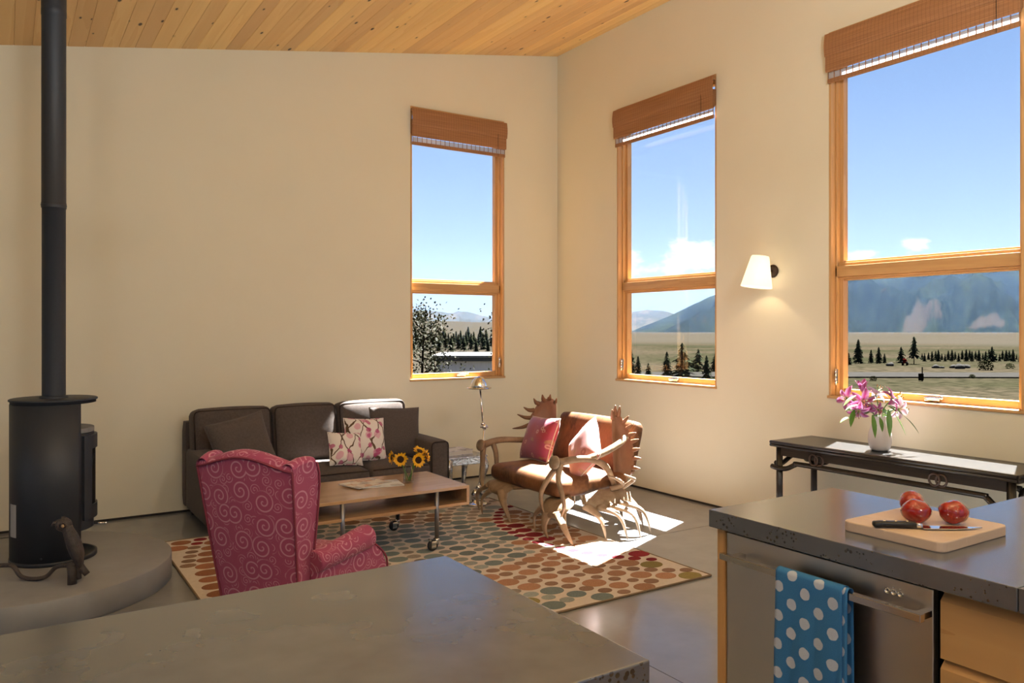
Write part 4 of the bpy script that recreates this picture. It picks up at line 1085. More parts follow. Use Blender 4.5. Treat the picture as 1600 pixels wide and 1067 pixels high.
# ------------------------------------------------------------------ silver side table with book
mat('embossed_silver', (.60, .59, .57), .26, 1.0, col2=(.26, .25, .24), nscale=40, ndetail=4, lo=.45, hi=.7, bump=.5, bscale=50)
def side_table():
    t = thing('side_table', 'silver embossed side table with curved legs beside the sofa', 'table', (-1.545, -.625, 0))
    h = .195; zt = .365
    MB().box(-h, h, -h, h, zt - .018, zt).build('tabletop', 'embossed_silver', t, bevel=.005)
    MB().box(-h + .02, h - .02, -h + .02, h - .02, zt - .075, zt - .018).build('apron', 'embossed_silver', t, bevel=.004)
    for sx in (-1, 1):
        for sy in (-1, 1):
            d = Vector((sx, sy, 0)).normalized(); b = Vector((sx * (h - .045), sy * (h - .045), 0))
            pts = [b + d * .015 + Vector((0, 0, zt - .02)), b + d * .040 + Vector((0, 0, zt - .09)), b + d * .022 + Vector((0, 0, zt - .18)), b - d * .002 + Vector((0, 0, .085)), b + d * .012 + Vector((0, 0, .025)), b + d * .040 + Vector((0, 0, .012))]
            mb = MB(); smooth_tube(mb, pts, [.030, .036, .026, .018, .019, .014], 10); mb.build('leg', 'embossed_silver', t)
side_table()
t = thing('book', 'large book lying flat on the silver side table', 'book', (-1.57, -.62, .365), .12)
MB().box(-.128, .126, -.098, .098, .003, .035).build('pages', 'page_edge', t); mb = MB(); mb.box(-.132, .130, -.102, .102, .035, .038); mb.box(-.132, .130, -.102, .102, 0, .003); mb.box(-.132, -.128, -.102, .102, .003, .035); mb.build('cover', mat('book_jacket', (.66, .66, .72), .3, col2=(.22, .22, .30), nscale=9, lo=.52, hi=.6), t)

# ------------------------------------------------------------------ chrome floor lamp
def floor_lamp():
    b = Vector((-1.605, -1.045, RUGZ)); t = thing('floor_lamp', 'chrome jointed floor lamp with round dome shade beside the antler chair', 'lamp', b)
    MB().lathe([(0, 0), (.098, 0), (.100, .006), (.092, .013), (.035, .020), (.022, .035), (.030, .055), (.034, .080), (.024, .105), (.016, .120), (0, .125)], 28).build('base', 'chrome', t)
    r = RT
    j0 = r * .028 + Vector((0, 0, .120)); j1 = r * .075 + Vector((0, 0, .635)); hd = r * .040 + Vector((0, 0, .945))
    MB().ball(r * .028 + Vector((0, 0, .135)), .024, 12).build('lower_joint', 'chrome', t)
    MB().tube([j0, j1 + Vector((0, 0, .02))], .0085, 10).build('lower_rod', 'chrome', t)
    j = MB(); j.ball(j1, .024, 12); j.tube([j1 - r * .035, j1 + r * .03], .010, 8); j.ball(j1 + Vector((0, 0, .025)) - r * .012, .018, 10); j.build('elbow_joint', 'chrome', t)
    MB().tube([j1 - r * .012 + Vector((0, 0, .02)), hd], .007, 10).build('upper_rod', 'chrome', t)
    s = Vector((0, 0, .955)) + r * .032
    prof = [(.052 * math.cos(a), .062 * math.sin(a)) for a in [PI / 2 * i / 8 for i in range(9)]]
    MB().lathe([(.100, -.004), (.100, .002), (.060, .004)] + [(.070 * math.cos(PI / 2 * i / 10) + .0005, .004 + .092 * math.sin(PI / 2 * i / 10)) for i in range(11)], 28, c=s).build('dome_shade', 'chrome', t)
    MB().lathe([(.095, .0), (.097, -.006), (.100, -.006), (.102, .0)], 28, c=s).build('shade_rim', 'chrome', t)
    MB().ball(s + Vector((0, 0, .03)), .028, 10).build('bulb', 'white_plain', t)
floor_lamp()

# ------------------------------------------------------------------ antler settee
def hide_mat():
    m = mat('cowhide', (.20, .085, .035), .5); nt, bs, N, L = nodes(m); tc = N('ShaderNodeTexCoord')
    a = N('ShaderNodeTexNoise'); a.inputs['Scale'].default_value = 5; a.inputs['Detail'].default_value = 6; a.inputs['Distortion'].default_value = .8; mp = N('ShaderNodeMapping'); mp.inputs['Scale'].default_value = (1, 1, .5); L(tc.outputs['Object'], mp.inputs[0]); L(mp.outputs[0], a.inputs[0])
    b = N('ShaderNodeTexNoise'); b.inputs['Scale'].default_value = 120; b.inputs['Detail'].default_value = 3; mq = N('ShaderNodeMapping'); mq.inputs['Scale'].default_value = (1, .3, .25); L(tc.outputs['Object'], mq.inputs[0]); L(mq.outputs[0], b.inputs[0])
    k = mixc(N, L, maprange(N, L, a.outputs[0], .35, .62), (.050, .020, .009), (.20, .080, .028))
    k = mixc(N, L, maprange(N, L, b.outputs[0], .4, .7, 0, .5), k, (.26, .125, .052))
    L(k, bs.inputs['Base Color'])
hide_mat()
mat('antler', (.20, .125, .07), .5, col2=(.34, .24, .15), nscale=9, ndetail=5, bump=.3, bscale=60)
mat('antler_palm', (.25, .125, .06), .5, col2=(.17, .08, .038), nscale=7, ndetail=6, stretch=(1, 1, .5), bump=.25, bscale=45)
mat('antler_pale', (.40, .31, .22), .5, col2=(.22, .145, .085), nscale=8, bump=.25, bscale=50)
def palm(mb, outline, th=.012, cup=(0, 0, 0), m=0):
    """cupped palmate blade filling a 3D outline"""
    P = [Vector(p) for p in outline]; n = len(P); c = sum(P, Vector()) / n
    nr = Vector()
    for i in range(n): nr += (P[i] - c).cross(P[(i + 1) % n] - c)
    nr.normalize(); cup = Vector(cup)
    rings = [(1.0, 0), (.93, 1.0), (.6, 1.25), (.28, 1.35)]
    vs = []; 
    for sg in (1, -1):
        for f, tt in rings:
            for p in P: vs.append(c + (p - c) * f + cup * (1 - f * f) + nr * sg * th * .5 * tt)
        vs.append(c + cup + nr * sg * th * .7)
    K = len(rings) * n + 1; fs = []
    for q, sg in ((0, 1), (K, -1)):
        for r in range(len(rings) - 1):
            for i in range(n):
                f = (q + r * n + i, q + r * n + (i + 1) % n, q + (r + 1) * n + (i + 1) % n, q + (r + 1) * n + i); fs.append(f if sg > 0 else f[::-1])
        for i in range(n):
            f = (q + (len(rings) - 1) * n + i, q + (len(rings) - 1) * n + (i + 1) % n, q + K - 1); fs.append(f if sg > 0 else f[::-1])
    mb.add(vs, fs, m, True); return mb
def tine(mb, a, b, r0=.016, bend=(0, 0, 0), n=7, m=0, r1=.003):
    a, b = Vector(a), Vector(b); mid = a.lerp(b, .5) + Vector(bend)
    p = bez([a, mid, b], 6); return mb.tube(p, lerps([r0, r0 * .8, r1], len(p)), n, m)
def antler_settee():
    t = thing('antler_chair', 'settee built of moose and elk antlers with brown cowhide seat and back', 'chair', (-1.15, -1.85, 0), -PI / 2)
    # local: x to the sitter's left (camera right), -y = front
    MB().cushion(-.52, .40, -.50, .16, .265, .395, .055, (0, .01, .020), 12).build('seat', 'cowhide', t)
    mt = Matrix.Translation((0, .17, .36)) @ Matrix.Rotation(math.radians(-15), 4, 'X')
    MB().cushion(-.56, .40, -.055, .055, 0, .405, .05, (0, .02, .012), 12, mtx=mt).build('backrest', 'cowhide', t)
    # right back palm, flaring backwards from the end of the seat
    mb = MB(); bb = Vector((.335, .035, 0)); ax_ = Vector((.544, .839, 0)); nn_ = Vector((.839, -.544, 0))
    def Q(a, z, o=0.0): return bb + ax_ * a + Vector((0, 0, z)) + nn_ * o
    palm(mb, [Q(a, z) for a, z in ((.02, .27), (.014, .48), (.005, .667), (.004, .80), (.03, .835), (.07, .81), (.10, .76), (.135, .69), (.155, .62), (.170, .55), (.168, .46), (.14, .37), (.08, .29))], .016, -nn_ * .05)
    for (a, z), (c, e) in (((.012, .79), (.002, .862)), ((.03, .82), (.026, .893)), ((.055, .81), (.058, .887)), ((.09, .76), (.124, .815)), ((.115, .715), (.15, .757)), ((.135, .67), (.178, .692)), ((.15, .62), (.197, .645)), ((.16, .56), (.206, .578)), ((.162, .50), (.214, .505)), ((.155, .43), (.208, .43))):
        tine(mb, Q(a, z), Q(c, e, .045), .017, nn_ * .004)
    mb.build('back_antler', 'antler_palm', t)
    # left back palm
    mb = MB(); bb2 = Vector((-.58, .205, 0))
    def Q2(a, z, o=0.0): return bb2 - ax_ * a + Vector((0, 0, z)) + nn_ * o
    palm(mb, [Q2(a, z) for a, z in ((0, .66), (0, .80), (.005, .84), (.03, .86), (.06, .865), (.10, .858), (.14, .832), (.175, .79), (.20, .745), (.225, .705), (.22, .665), (.10, .64))], .016, -nn_ * .03)
    for (a, z), (c, e), r_ in (((.20, .70), (.33, .735), .020), ((.19, .765), (.277, .795), .020), ((.15, .82), (.192, .868), .022), ((.105, .85), (.119, .900), .022), ((.06, .86), (.052, .902), .020), ((.012, .83), (.0, .868), .016), ((.19, .66), (.37, .615), .020)):
        tine(mb, Q2(a, z), Q2(c, e, .05), r_, Vector((0, 0, -.012)))
    mb.build('back_antler', 'antler_palm', t)
    # right arm antler: burr disc at the front, beam back to the palm, two tines to the seat front
    mb = MB(); bur = Vector((.44, -.52, .530))
    smooth_tube(mb, [bur, (.455, -.40, .545), (.475, -.26, .535), (.46, -.12, .47), (.44, -.04, .36), (.42, 0, .30)], [.028, .024, .024, .024, .020, .018], 10)
    smooth_tube(mb, [(.468, -.30, .54), (.485, -.16, .575), (.46, .02, .63), (.42, .10, .66)], [.024, .024, .024, .020], 10)
    smooth_tube(mb, [bur + Vector((-.005, .01, -.01)), (.375, -.55, .43), (.315, -.575, .32), (.305, -.57, .235), (.325, -.565, .175)], [.024, .020, .017, .013, .004], 9)
    smooth_tube(mb, [bur + Vector((.01, .01, -.01)), (.47, -.545, .43), (.535, -.56, .33), (.555, -.56, .255), (.525, -.565, .18)], [.022, .019, .017, .013, .004], 9)
    dm = Matrix.Rotation(math.radians(78), 3, 'X') @ Matrix.Rotation(.15, 3, 'Y')
    o = mb.build('arm_antler', 'antler', t)
    MB().lathe([(0, .014), (.026, .016), (.034, .010), (.047, .006), (.049, -.006), (.036, -.020), (0, -.022)], 16, c=bur + Vector((-.012, -.030, .004)), mtx=dm).build('burr', 'antler_pale', o)
    # left arm antler
    mb = MB(); bl = Vector((-.60, -.50, .525))
    smooth_tube(mb, [bl, (-.585, -.36, .555), (-.565, -.18, .545), (-.55, .02, .53), (-.55, .12, .54)], [.030, .025, .024, .024, .024], 10)
    smooth_tube(mb, [bl, (-.61, -.50, .43), (-.615, -.50, .32), (-.585, -.52, .24), (-.53, -.55, .185)], [.026, .023, .020, .015, .004], 9)
    smooth_tube(mb, [(-.59, -.42, .54), (-.575, -.40, .46), (-.56, -.40, .36)], [.022, .020, .018], 9)
    o = mb.build('arm_antler', 'antler', t)
    MB().lathe([(0, .014), (.026, .016), (.034, .010), (.045, .006), (.047, -.006), (0, -.020)], 16, c=bl + Vector((0, -.028, 0)), mtx=dm).build('burr', 'antler', o)
    # front left foot palm, tines standing on the floor
    def foot(out, tines, mname='antler', beam=None, cup=(0, 0, 0)):
        mb = MB(); palm(mb, out, .016, Vector(cup) * .5)
        for a, b, bd in tines:
            a = Vector(a).lerp(Vector(out[0]), .12); p = bez([a, a.lerp(Vector(b), .5) + Vector(bd), b], 6); mb.tube(p, lerps([.054, .038, .025, .016, .005], len(p)), 8, flat=.5)
        if beam: smooth_tube(mb, beam[0], beam[1], 9)
        mb.build('leg_antler', mname, t)
    foot([(-.48, -.42, .27), (-.53, -.49, .245), (-.52, -.52, .21), (-.44, -.54, .185), (-.34, -.54, .18), (-.25, -.53, .19), (-.20, -.50, .225), (-.20, -.44, .265), (-.32, -.40, .285)],
         [((-.51, -.51, .215), (-.595, -.54, .005), (-.055, -.03, .03)), ((-.43, -.54, .19), (-.475, -.585, .005), (-.035, -.02, .02)), ((-.26, -.53, .20), (-.125, -.545, .005), (.012, -.035, .035))], cup=(0, -.03, .03),
         beam=([(-.22, -.46, .25), (-.08, -.40, .27), (.05, -.30, .26)], [.024, .022, .018]))
    foot([(.245, -.40, .265), (.225, -.47, .24), (.225, -.52, .19), (.26, -.545, .155), (.34, -.555, .145), (.43, -.55, .15), (.495, -.53, .175), (.52, -.48, .225), (.50, -.42, .26), (.38, -.38, .285)],
         [((.235, -.52, .18), (.215, -.555, .005), (-.035, -.02, .02)), ((.34, -.553, .155), (.385, -.57, .005), (-.015, -.02, 0)), ((.47, -.535, .17), (.625, -.535, .005), (.012, -.03, .025))], cup=(0, -.03, .03))
    # right side: palm leaning out towards the window with long sunlit tines
    foot([(.40, -.28, .275), (.47, -.34, .235), (.505, -.30, .20), (.52, -.20, .185), (.53, -.10, .19), (.525, 0, .20), (.51, .08, .22), (.47, .10, .27), (.42, .02, .30), (.40, -.12, .30)],
         [((.49, -.31, .205), (.625, -.25, .005), (.04, 0, .04)), ((.515, -.20, .19), (.70, -.125, .005), (.05, .01, .06)), ((.53, -.10, .195), (.715, -.02, .005), (.055, .02, .06)), ((.525, 0, .205), (.66, .13, .005), (.05, .02, .06))], 'antler_pale', cup=(.03, 0, .02))
    # curled tines above the right rear
    mb = MB(); smooth_tube(mb, [(.44, -.06, .30), (.50, .00, .335), (.53, -.07, .385), (.495, -.13, .41)], [.020, .016, .012, .004], 8); smooth_tube(mb, [(.48, .02, .31), (.55, .06, .37), (.60, .01, .395), (.575, -.05, .425)], [.018, .015, .012, .004], 8)
    mb.build('curled_antler', 'antler_pale', t)
    # rear legs
    foot([(-.50, .02, .27), (-.54, .08, .235), (-.54, .16, .20), (-.48, .20, .18), (-.38, .20, .18), (-.32, .16, .22), (-.34, .06, .27)],
         [((-.53, .15, .205), (-.60, .22, .005), (-.03, .02, .02)), ((-.44, .20, .19), (-.45, .30, .005), (0, .03, .02)), ((-.34, .17, .21), (-.25, .24, .005), (.02, .02, .02))], cup=(0, .02, .02))
    foot([(.20, .06, .27), (.24, .14, .23), (.30, .20, .19), (.38, .20, .185), (.42, .15, .20), (.40, .07, .26), (.30, .02, .29)],
         [((.25, .17, .21), (.20, .26, .005), (-.02, .02, .02)), ((.34, .20, .19), (.36, .30, .005), (0, .03, .02)), ((.41, .15, .20), (.50, .20, .005), (.02, .02, .02))], 'antler', cup=(0, .02, .02))
    MB().tube([(-.45, -.10, .262), (.38, -.10, .262)], .018, 8).build('cross_beam', 'antler', t)
antler_settee()
def loc_settee(x, y, z): return (-1.15 + y, -1.85 - x, z)
p1 = throw_pillow('red and magenta silk pillow at the left of the antler chair', 'silk_red', .43, .36, .14, loc_settee(-.375, -.11, .570), (0, 0, 0), 'pillows on the antler chair', 'silk_edge')
p1.rotation_euler = (Matrix.Rotation(-PI / 2 - .10, 4, 'Z') @ Matrix.Rotation(-.38, 4, 'X') @ Matrix.Rotation(-.05, 4, 'Y')).to_euler()
p2 = throw_pillow('pink silk pillow standing on its corner against the antler arm', 'silk_pink', .40, .36, .13, loc_settee(.265, -.16, .56), (0, 0, 0), 'pillows on the antler chair', 'silk_edge')
p2.rotation_euler = (Matrix.Rotation(-PI / 2 - .25, 4, 'Z') @ Matrix.Rotation(-.40, 4, 'X') @ Matrix.Rotation(.72, 4, 'Y')).to_euler()

# ------------------------------------------------------------------ wood stove on its hearth
HZ = .14
t = MB().lathe([(0, 0), (.732, 0), (.735, .004), (.735, HZ - .006), (.729, HZ), (0, HZ)], 72).build('hearth', 'hearth_concrete', loc=(-4.752, -1.516, 0))
tag(t, 'round raised concrete hearth under the black stove', 'hearth')
mat('stove_glass', (.012, .012, .012), .05); mat('soapstone', (.20, .20, .205), .6, col2=(.16, .16, .165), nscale=20); mat('plate_paper', (.35, .35, .36), .6)
def arc_plate(mb, r0, r1, a0, a1, z0, z1, n=20, m=0):
    vs = []
    for i in range(n + 1):
        a = math.radians(a0 + (a1 - a0) * i / n); c, s = math.cos(a), math.sin(a)
        vs += [(r0 * c, r0 * s, z0), (r1 * c, r1 * s, z0), (r1 * c, r1 * s, z1), (r0 * c, r0 * s, z1)]
    fs = []
    for i in range(n):
        o = i * 4
        for k in range(4): fs.append((o + k, o + (k + 1) % 4, o + 4 + (k + 1) % 4, o + 4 + k))
    fs += [(3, 2, 1, 0), tuple(n * 4 + k for k in range(4))]
    mb.add(vs, fs, m, False); return mb
def stove():
    t = thing('wood_stove', 'tall black cylindrical wood stove with flue pipe on the round hearth', 'stove', (-4.620, -1.419, HZ))
    R = .217; hb = math.radians(55)
    mb = MB(); arc_plate(mb, R - .006, R, 55, 305, .0, .885, 48); xch = R * math.cos(hb) - .004; yc = R * math.sin(hb) - .002
    mb.box(xch - .004, xch, -yc, yc, .03, .885); o = mb.build('shell', 'black_iron', t, fixn=True)
    for p in o.data.polygons: p.use_smooth = abs(p.normal.z) < .3 and len(p.vertices) == 4
    MB().lathe([(0, 0), (R + .003, 0), (R + .003, .022), (R - .012, .024), (R - .014, .014), (0, .014)], 48).build('base_plate', 'black_iron', t)
    MB().lathe([(0, .885), (R - .002, .885), (R - .002, .900), (R + .006, .902), (R + .006, .910), (R, .913), (0, .913)], 56).build('top_plate', 'black_iron', t)
    # firebox bulging out of the open side
    mb = MB(); poly = [(xch, -yc)] + [((R - .012) * math.cos(math.radians(a)), (R - .012) * math.sin(math.radians(a))) for a in range(-52, 53, 4)] + [(xch, yc)]
    mb.prism(poly, .225, .712); mb.build('firebox', 'black_iron', t)
    mb = MB(); mb.prism([(x * .985, y * .985) for x, y in poly], .165, .225); mb.build('ash_drawer', 'black_iron', t)
    MB().prism([(x, y) for x, y in poly], .715, .742).build('soapstone_top', 'soapstone', t, bevel=.003)
    d = MB()
    for z0, z1, a0, a1 in ((.222, .30, -50, 50), (.622, .700, -50, 50), (.30, .622, -50, -33), (.30, .622, 33, 50)): arc_plate(d, R - .010, R + .004, a0, a1, z0, z1, 14)
    dr = d.build('door', 'black_iron', t, fixn=True)
    arc_plate(MB(), R - .012, R - .004, -33, 33, .30, .622, 14).build('door_glass', 'stove_glass', dr, fixn=True)
    h = MB(); h.tube([(R * .9, -.10, .19), (R + .035, -.115, .185)], .005, 6); h.ball((R + .037, -.116, .185), .008, 8); h.build('air_lever', 'chrome', t)
    arc_plate(MB(), R, R + .0015, 196, 212, .16, .34, 4).build('rating_plate', 'plate_paper', t)
    mb = MB(); mb.lathe([(.0, 0), (.006, 0), (.006, .004), (0, .005)], 10, mtx=Matrix.Rotation(PI / 2, 3, 'X'), c=(-.07, -R, .05)); mb.build('screw', 'black_plain', t)
    zc = ceil_z(-4.62) - HZ - .062
    mb = MB(); mb.lathe([(.0605, .912), (.0605, 2.005), (.0625, 2.006), (.0625, 2.018)], 32); o1 = mb.build('flue_pipe', 'black_iron', t)
    mb = MB(); mb.lathe([(.0640, 2.000), (.0640, 2.030), (.0625, 2.032), (.0625, 3.10), (.0645, 3.102), (.0645, 3.135), (.064, 3.137), (.064, zc + .05)], 32); mb.build('flue_pipe', 'black_iron', t)
    MB().lathe([(.0655, 2.012), (.0655, 2.020), (.062, 2.021)], 32).build('pipe_joint', 'black_iron', t)
    MB().lathe([(.075, .913), (.075, .925), (.0605, .927)], 32).build('pipe_collar', 'black_iron', t)
stove()
# cast iron bird andiron
mat('cast_iron', (.045, .036, .034), .55, col2=(.07, .058, .055), nscale=30, bump=.5, bscale=120); mat('amber_glass', (.45, .30, .16), .05)
def andiron():
    # local x = image right, -y = towards camera
    t = thing('bird_andiron', 'dark cast iron bird andiron with glass eye in front of the stove', 'andiron', (-4.565, -2.02, HZ), math.radians(-20))
    mb = MB()
    pts = [(.040, .0, .075), (.030, 0, .125), (.014, 0, .185), (-.006, 0, .245), (-.022, 0, .285), (-.030, 0, .315)]
    p = bez(pts, 5); mb.tube(p, lerps([.010, .024, .038, .043, .039, .032, .031, .016], len(p)), 14, flat=.85)
    mb.ball((-.040, 0, .305), (.040, .034, .036), 16)
    mb.tube([(-.055, 0, .322), (-.085, 0, .314), (-.098, 0, .300)], [.016, .010, .002], 8)
    mb.tube([(-.030, 0, .325), (-.044, 0, .340), (-.052, 0, .345)], [.018, .012, .003], 8)
    mb.build('body', 'cast_iron', t)
    w = MB()
    for sy in (-1, 1): w.ball((.018, sy * .033, .185), (.022, .010, .070), 12, mtx=Matrix.Rotation(-.35, 3, 'Y'))
    w.build('wing', 'cast_iron', t)
    for sy in (-1, 1):
        e = MB(); e.lathe([(.016, -.004), (.016, .004), (.011, .006), (.010, .001)], 14, mtx=Matrix.Rotation(-sy * PI / 2 * -1, 3, 'X'), c=(-.034, sy * .035, .306)); e.build('eye_ring', 'cast_iron', t)
        MB().ball((-.034, sy * .035, .306), .0085, 10).build('eye', 'amber_glass', t)
    l = MB(); l.tube([(.002, -.01, .0), (.000, -.005, .05), (-.004, 0, .115)], [.022, .021, .024], 9); l.tube([(.020, .01, .115), (.050, .0, .070), (.072, -.005, .045)], [.016, .018, .015], 8); l.tube([(.028, .01, .09), (.026, .01, .04), (.030, .01, .02)], [.016, .014, .012], 8)
    l.build('log_perch', 'cast_iron', t)
    c = MB()
    for sy in (-1, 1): c.tube([(.035, sy * .012, .135), (.020, sy * .016, .122), (.004, sy * .018, .112)], [.008, .007, .003], 6)
    c.build('claw', 'cast_iron', t)
    smooth_tube(MB(), [(0, 0, 0), (1, 0, 0)], [.01, .01])
    b = MB(); smooth_tube(b, [(-.005, .01, .09), (-.09, .06, .075), (-.145, .07, .025), (-.215, .09, .012), (-.275, .11, .025), (-.315, .13, .070), (-.36, .15, .075), (-.47, .19, .060), (-.55, .22, .014)], [.011] * 9, 8); b.build('log_bar', 'cast_iron', t)
andiron()
# floor register by the back wall
t = thing('floor_register', 'small dark floor register beside the wall behind the stove', 'vent', (-4.86, -.16, 0))
MB().box(-.15, .15, -.05, .05, .0, .004).build('plate', 'zinc', t); MB().box(-.09, .09, -.022, .022, .004, .006).build('grille', 'black_plain', t)

# ------------------------------------------------------------------ black console table
mat('stone_top', (.011, .0105, .010), .26, col2=(.018, .017, .016), nscale=14, ndetail=8)
def console():
    X0, X1, Y0, Y1, ZT = -.50, -.06, -4.66, -3.12, .695
    t = thing('console_table', 'black lacquered console table with carved rings under the large window', 'table', (0, 0, 0))
    mb = MB()
    prof = [(0, 0), (.010, .004), (.016, .014), (.010, .020), (.016, .026), (.014, .036), (0, .040)]
    mb.box(X0 + .016, X1 - .016, Y0 + .016, Y1 - .016, ZT - .040, ZT - .002)
    o = mb.build('top_core', 'lacquer', t)
    for a, b in (((X0, Y1), (X1, Y1)), ((X0, Y0), (X1, Y0)), ((X0, Y0), (X0, Y1)), ((X1, Y0), (X1, Y1))):
        m_ = MB()
        for z, r in ((ZT - .011, .011), (ZT - .030, .010)): m_.tube([(a[0], a[1], z), (b[0], b[1], z)], r, 10)
        m_.build('edge_moulding', 'lacquer', t)
    mb = MB(); mb.box(X0, X1, Y0, Y0 + .05, ZT - .004, ZT); mb.box(X0, X1, Y1 - .05, Y1, ZT - .004, ZT); mb.box(X0, X0 + .04, Y0 + .05, Y1 - .05, ZT - .004, ZT); mb.box(X1 - .04, X1, Y0 + .05, Y1 - .05, ZT - .004, ZT); mb.build('top_frame', 'lacquer', t)
    MB().box(X0 + .04, X1 - .04, Y0 + .05, Y1 - .05, ZT - .004, ZT - .0005).build('stone_inset', 'stone_top', t)
    lx = (X0 + .035, X1 - .035); ly = (Y0 + .045, Y1 - .045)
    for x in lx:
        for y in ly:
            m_ = MB(); m_.tube([(x, y, 0), (x, y, ZT - .04)], .021, 12)
            for dx, dy in ((-1, 0), (1, 0), (0, -1), (0, 1)): m_.tube([(x + dx * .012, y + dy * .012, 0), (x + dx * .012, y + dy * .012, ZT - .04)], .012, 8)
            m_.build('leg', 'lacquer', t)
    for x in lx: MB().box(x - .010, x + .010, ly[0] + .02, ly[1] - .02, ZT - .098, ZT - .040).build('apron', 'lacquer', t)
    for y in ly: MB().box(lx[0] + .02, lx[1] - .02, y - .010, y + .010, ZT - .060, ZT - .040).build('apron', 'lacquer', t)
    for x in lx:
        s = -1 if x == lx[0] else 1; m_ = MB()
        q = [(x + s * .022, Y1 - .0, .520), (x + s * .026, Y1 - .06, .513), (x + s * .02, Y1 - .12, .520), (x, Y1 - .17, .548), (x, Y1 - .22, .556), (x, (Y0 + Y1) / 2, .556), (x, Y0 + .22, .556), (x, Y0 + .17, .548), (x + s * .02, Y0 + .12, .520), (x + s * .026, Y0 + .06, .513), (x + s * .022, Y0, .520)]
        smooth_tube(m_, q, [.017] * 11, 10, k=5); m_.build('hump_stretcher', 'lacquer', t)
        for yc in (Y1 - .34, Y0 + .42):
            for dy in (-.019, .019):
                pts = [(x + s * (.012 + (.004 if dy > 0 else 0)), yc + dy + .030 * math.cos(a), .603 + .034 * math.sin(a)) for a in [2 * PI * i / 20 for i in range(21)]]
                MB().tube(pts, .0065, 8, caps=False).build('carved_ring', 'ring_wood', t)
    for y in ly:
        s = 1 if y == ly[1] else -1; m_ = MB()
        q = [(lx[0] - .01, y + s * .022, .545), (lx[0] + .05, y + s * .020, .535), (lx[0] + .12, y, .580), (lx[0] + .185, y, .595), (lx[1] - .12, y, .580), (lx[1] - .05, y + s * .02, .535), (lx[1] + .01, y + s * .022, .545)]
        smooth_tube(m_, q, [.016] * 7, 10, k=5); m_.build('hump_stretcher', 'lacquer', t)
        xm = (lx[0] + lx[1]) / 2
        MB().tube([(xm + .024 * math.cos(a), y, .622 + .020 * math.sin(a)) for a in [2 * PI * i / 18 for i in range(19)]], .006, 8, caps=False).build('carved_ring', 'ring_wood', t)
mat('ring_wood', (.045, .022, .012), .35)
console()

# ------------------------------------------------------------------ vase of lilies
mat('white_ceramic', (.72, .67, .66), .35, coat=.3); mat('lily_leaf', (.055, .13, .02), .4, col2=(.09, .19, .03), nscale=12)
def lily_mat(name, mid, edge):
    m = mat(name, mid, .5); nt, bs, N, L = nodes(m); uv = N('ShaderNodeUVMap'); uv.uv_map = 'uv'; sx = N('ShaderNodeSeparateXYZ'); L(uv.outputs[0], sx.inputs[0])
    f = maprange(N, L, mathn(N, L, 'ABSOLUTE', sx.outputs[0]), .15, .95); k = mixc(N, L, f, mid, edge)
    k = mixc(N, L, maprange(N, L, sx.outputs[1], .0, .22, .8, 0.0), k, (.55, .42, .10)); L(k, bs.inputs['Base Color'])
    tr = N('ShaderNodeBsdfTranslucent'); L(k, tr.inputs[0]); mx = N('ShaderNodeMixShader'); mx.inputs[0].default_value = .10
    out = nt.nodes['Material Output']; L(bs.outputs[0], mx.inputs[1]); L(tr.outputs[0], mx.inputs[2]); L(mx.outputs[0], out.inputs[0])
lily_mat('lily_pink', (.30, .030, .13), (.46, .24, .40)); lily_mat('lily_pale', (.50, .28, .40), (.62, .52, .58)); mat('pollen', (.30, .10, .02), .8)
V = Vector((-.300, -3.785, .695))
t = thing('white_vase', 'white ceramic vase of lilies on the black console', 'vase', V)
MB().lathe([(0, 0), (.042, 0), (.056, .010), (.066, .040), (.069, .070), (.065, .110), (.053, .150), (.041, .180), (.036, .200), (.038, .212), (.034, .212), (.031, .200), (.034, .170), (0, .160)], 32).build('body', 'white_ceramic', t)
def petal(length, width, curl):
    n, m_ = 8, 4; vs = []; uvs = []
    for i in range(n + 1):
        s = i / n; a = curl * s * s; r = 0; 
        x = length * (math.sin(a) / curl if abs(curl) > 1e-3 else s) * 1.0
        x = length * (s - .10 * curl * s ** 3); z = length * (.30 * s - .42 * curl * s ** 2.4)
        w = width * math.sin(PI * min(1, s * .96 + .04)) ** .75 * (1 - .25 * s)
        for j in range(-m_ // 2, m_ // 2 + 1):
            q = j / (m_ / 2); vs.append(Vector((x, q * w, z + .22 * w * q * q * 1.5))); uvs.append((q, s))
    k = m_ + 1; fs = [(i * k + j, (i + 1) * k + j, (i + 1) * k + j + 1, i * k + j + 1) for i in range(n) for j in range(m_)]
    return vs, fs, uvs
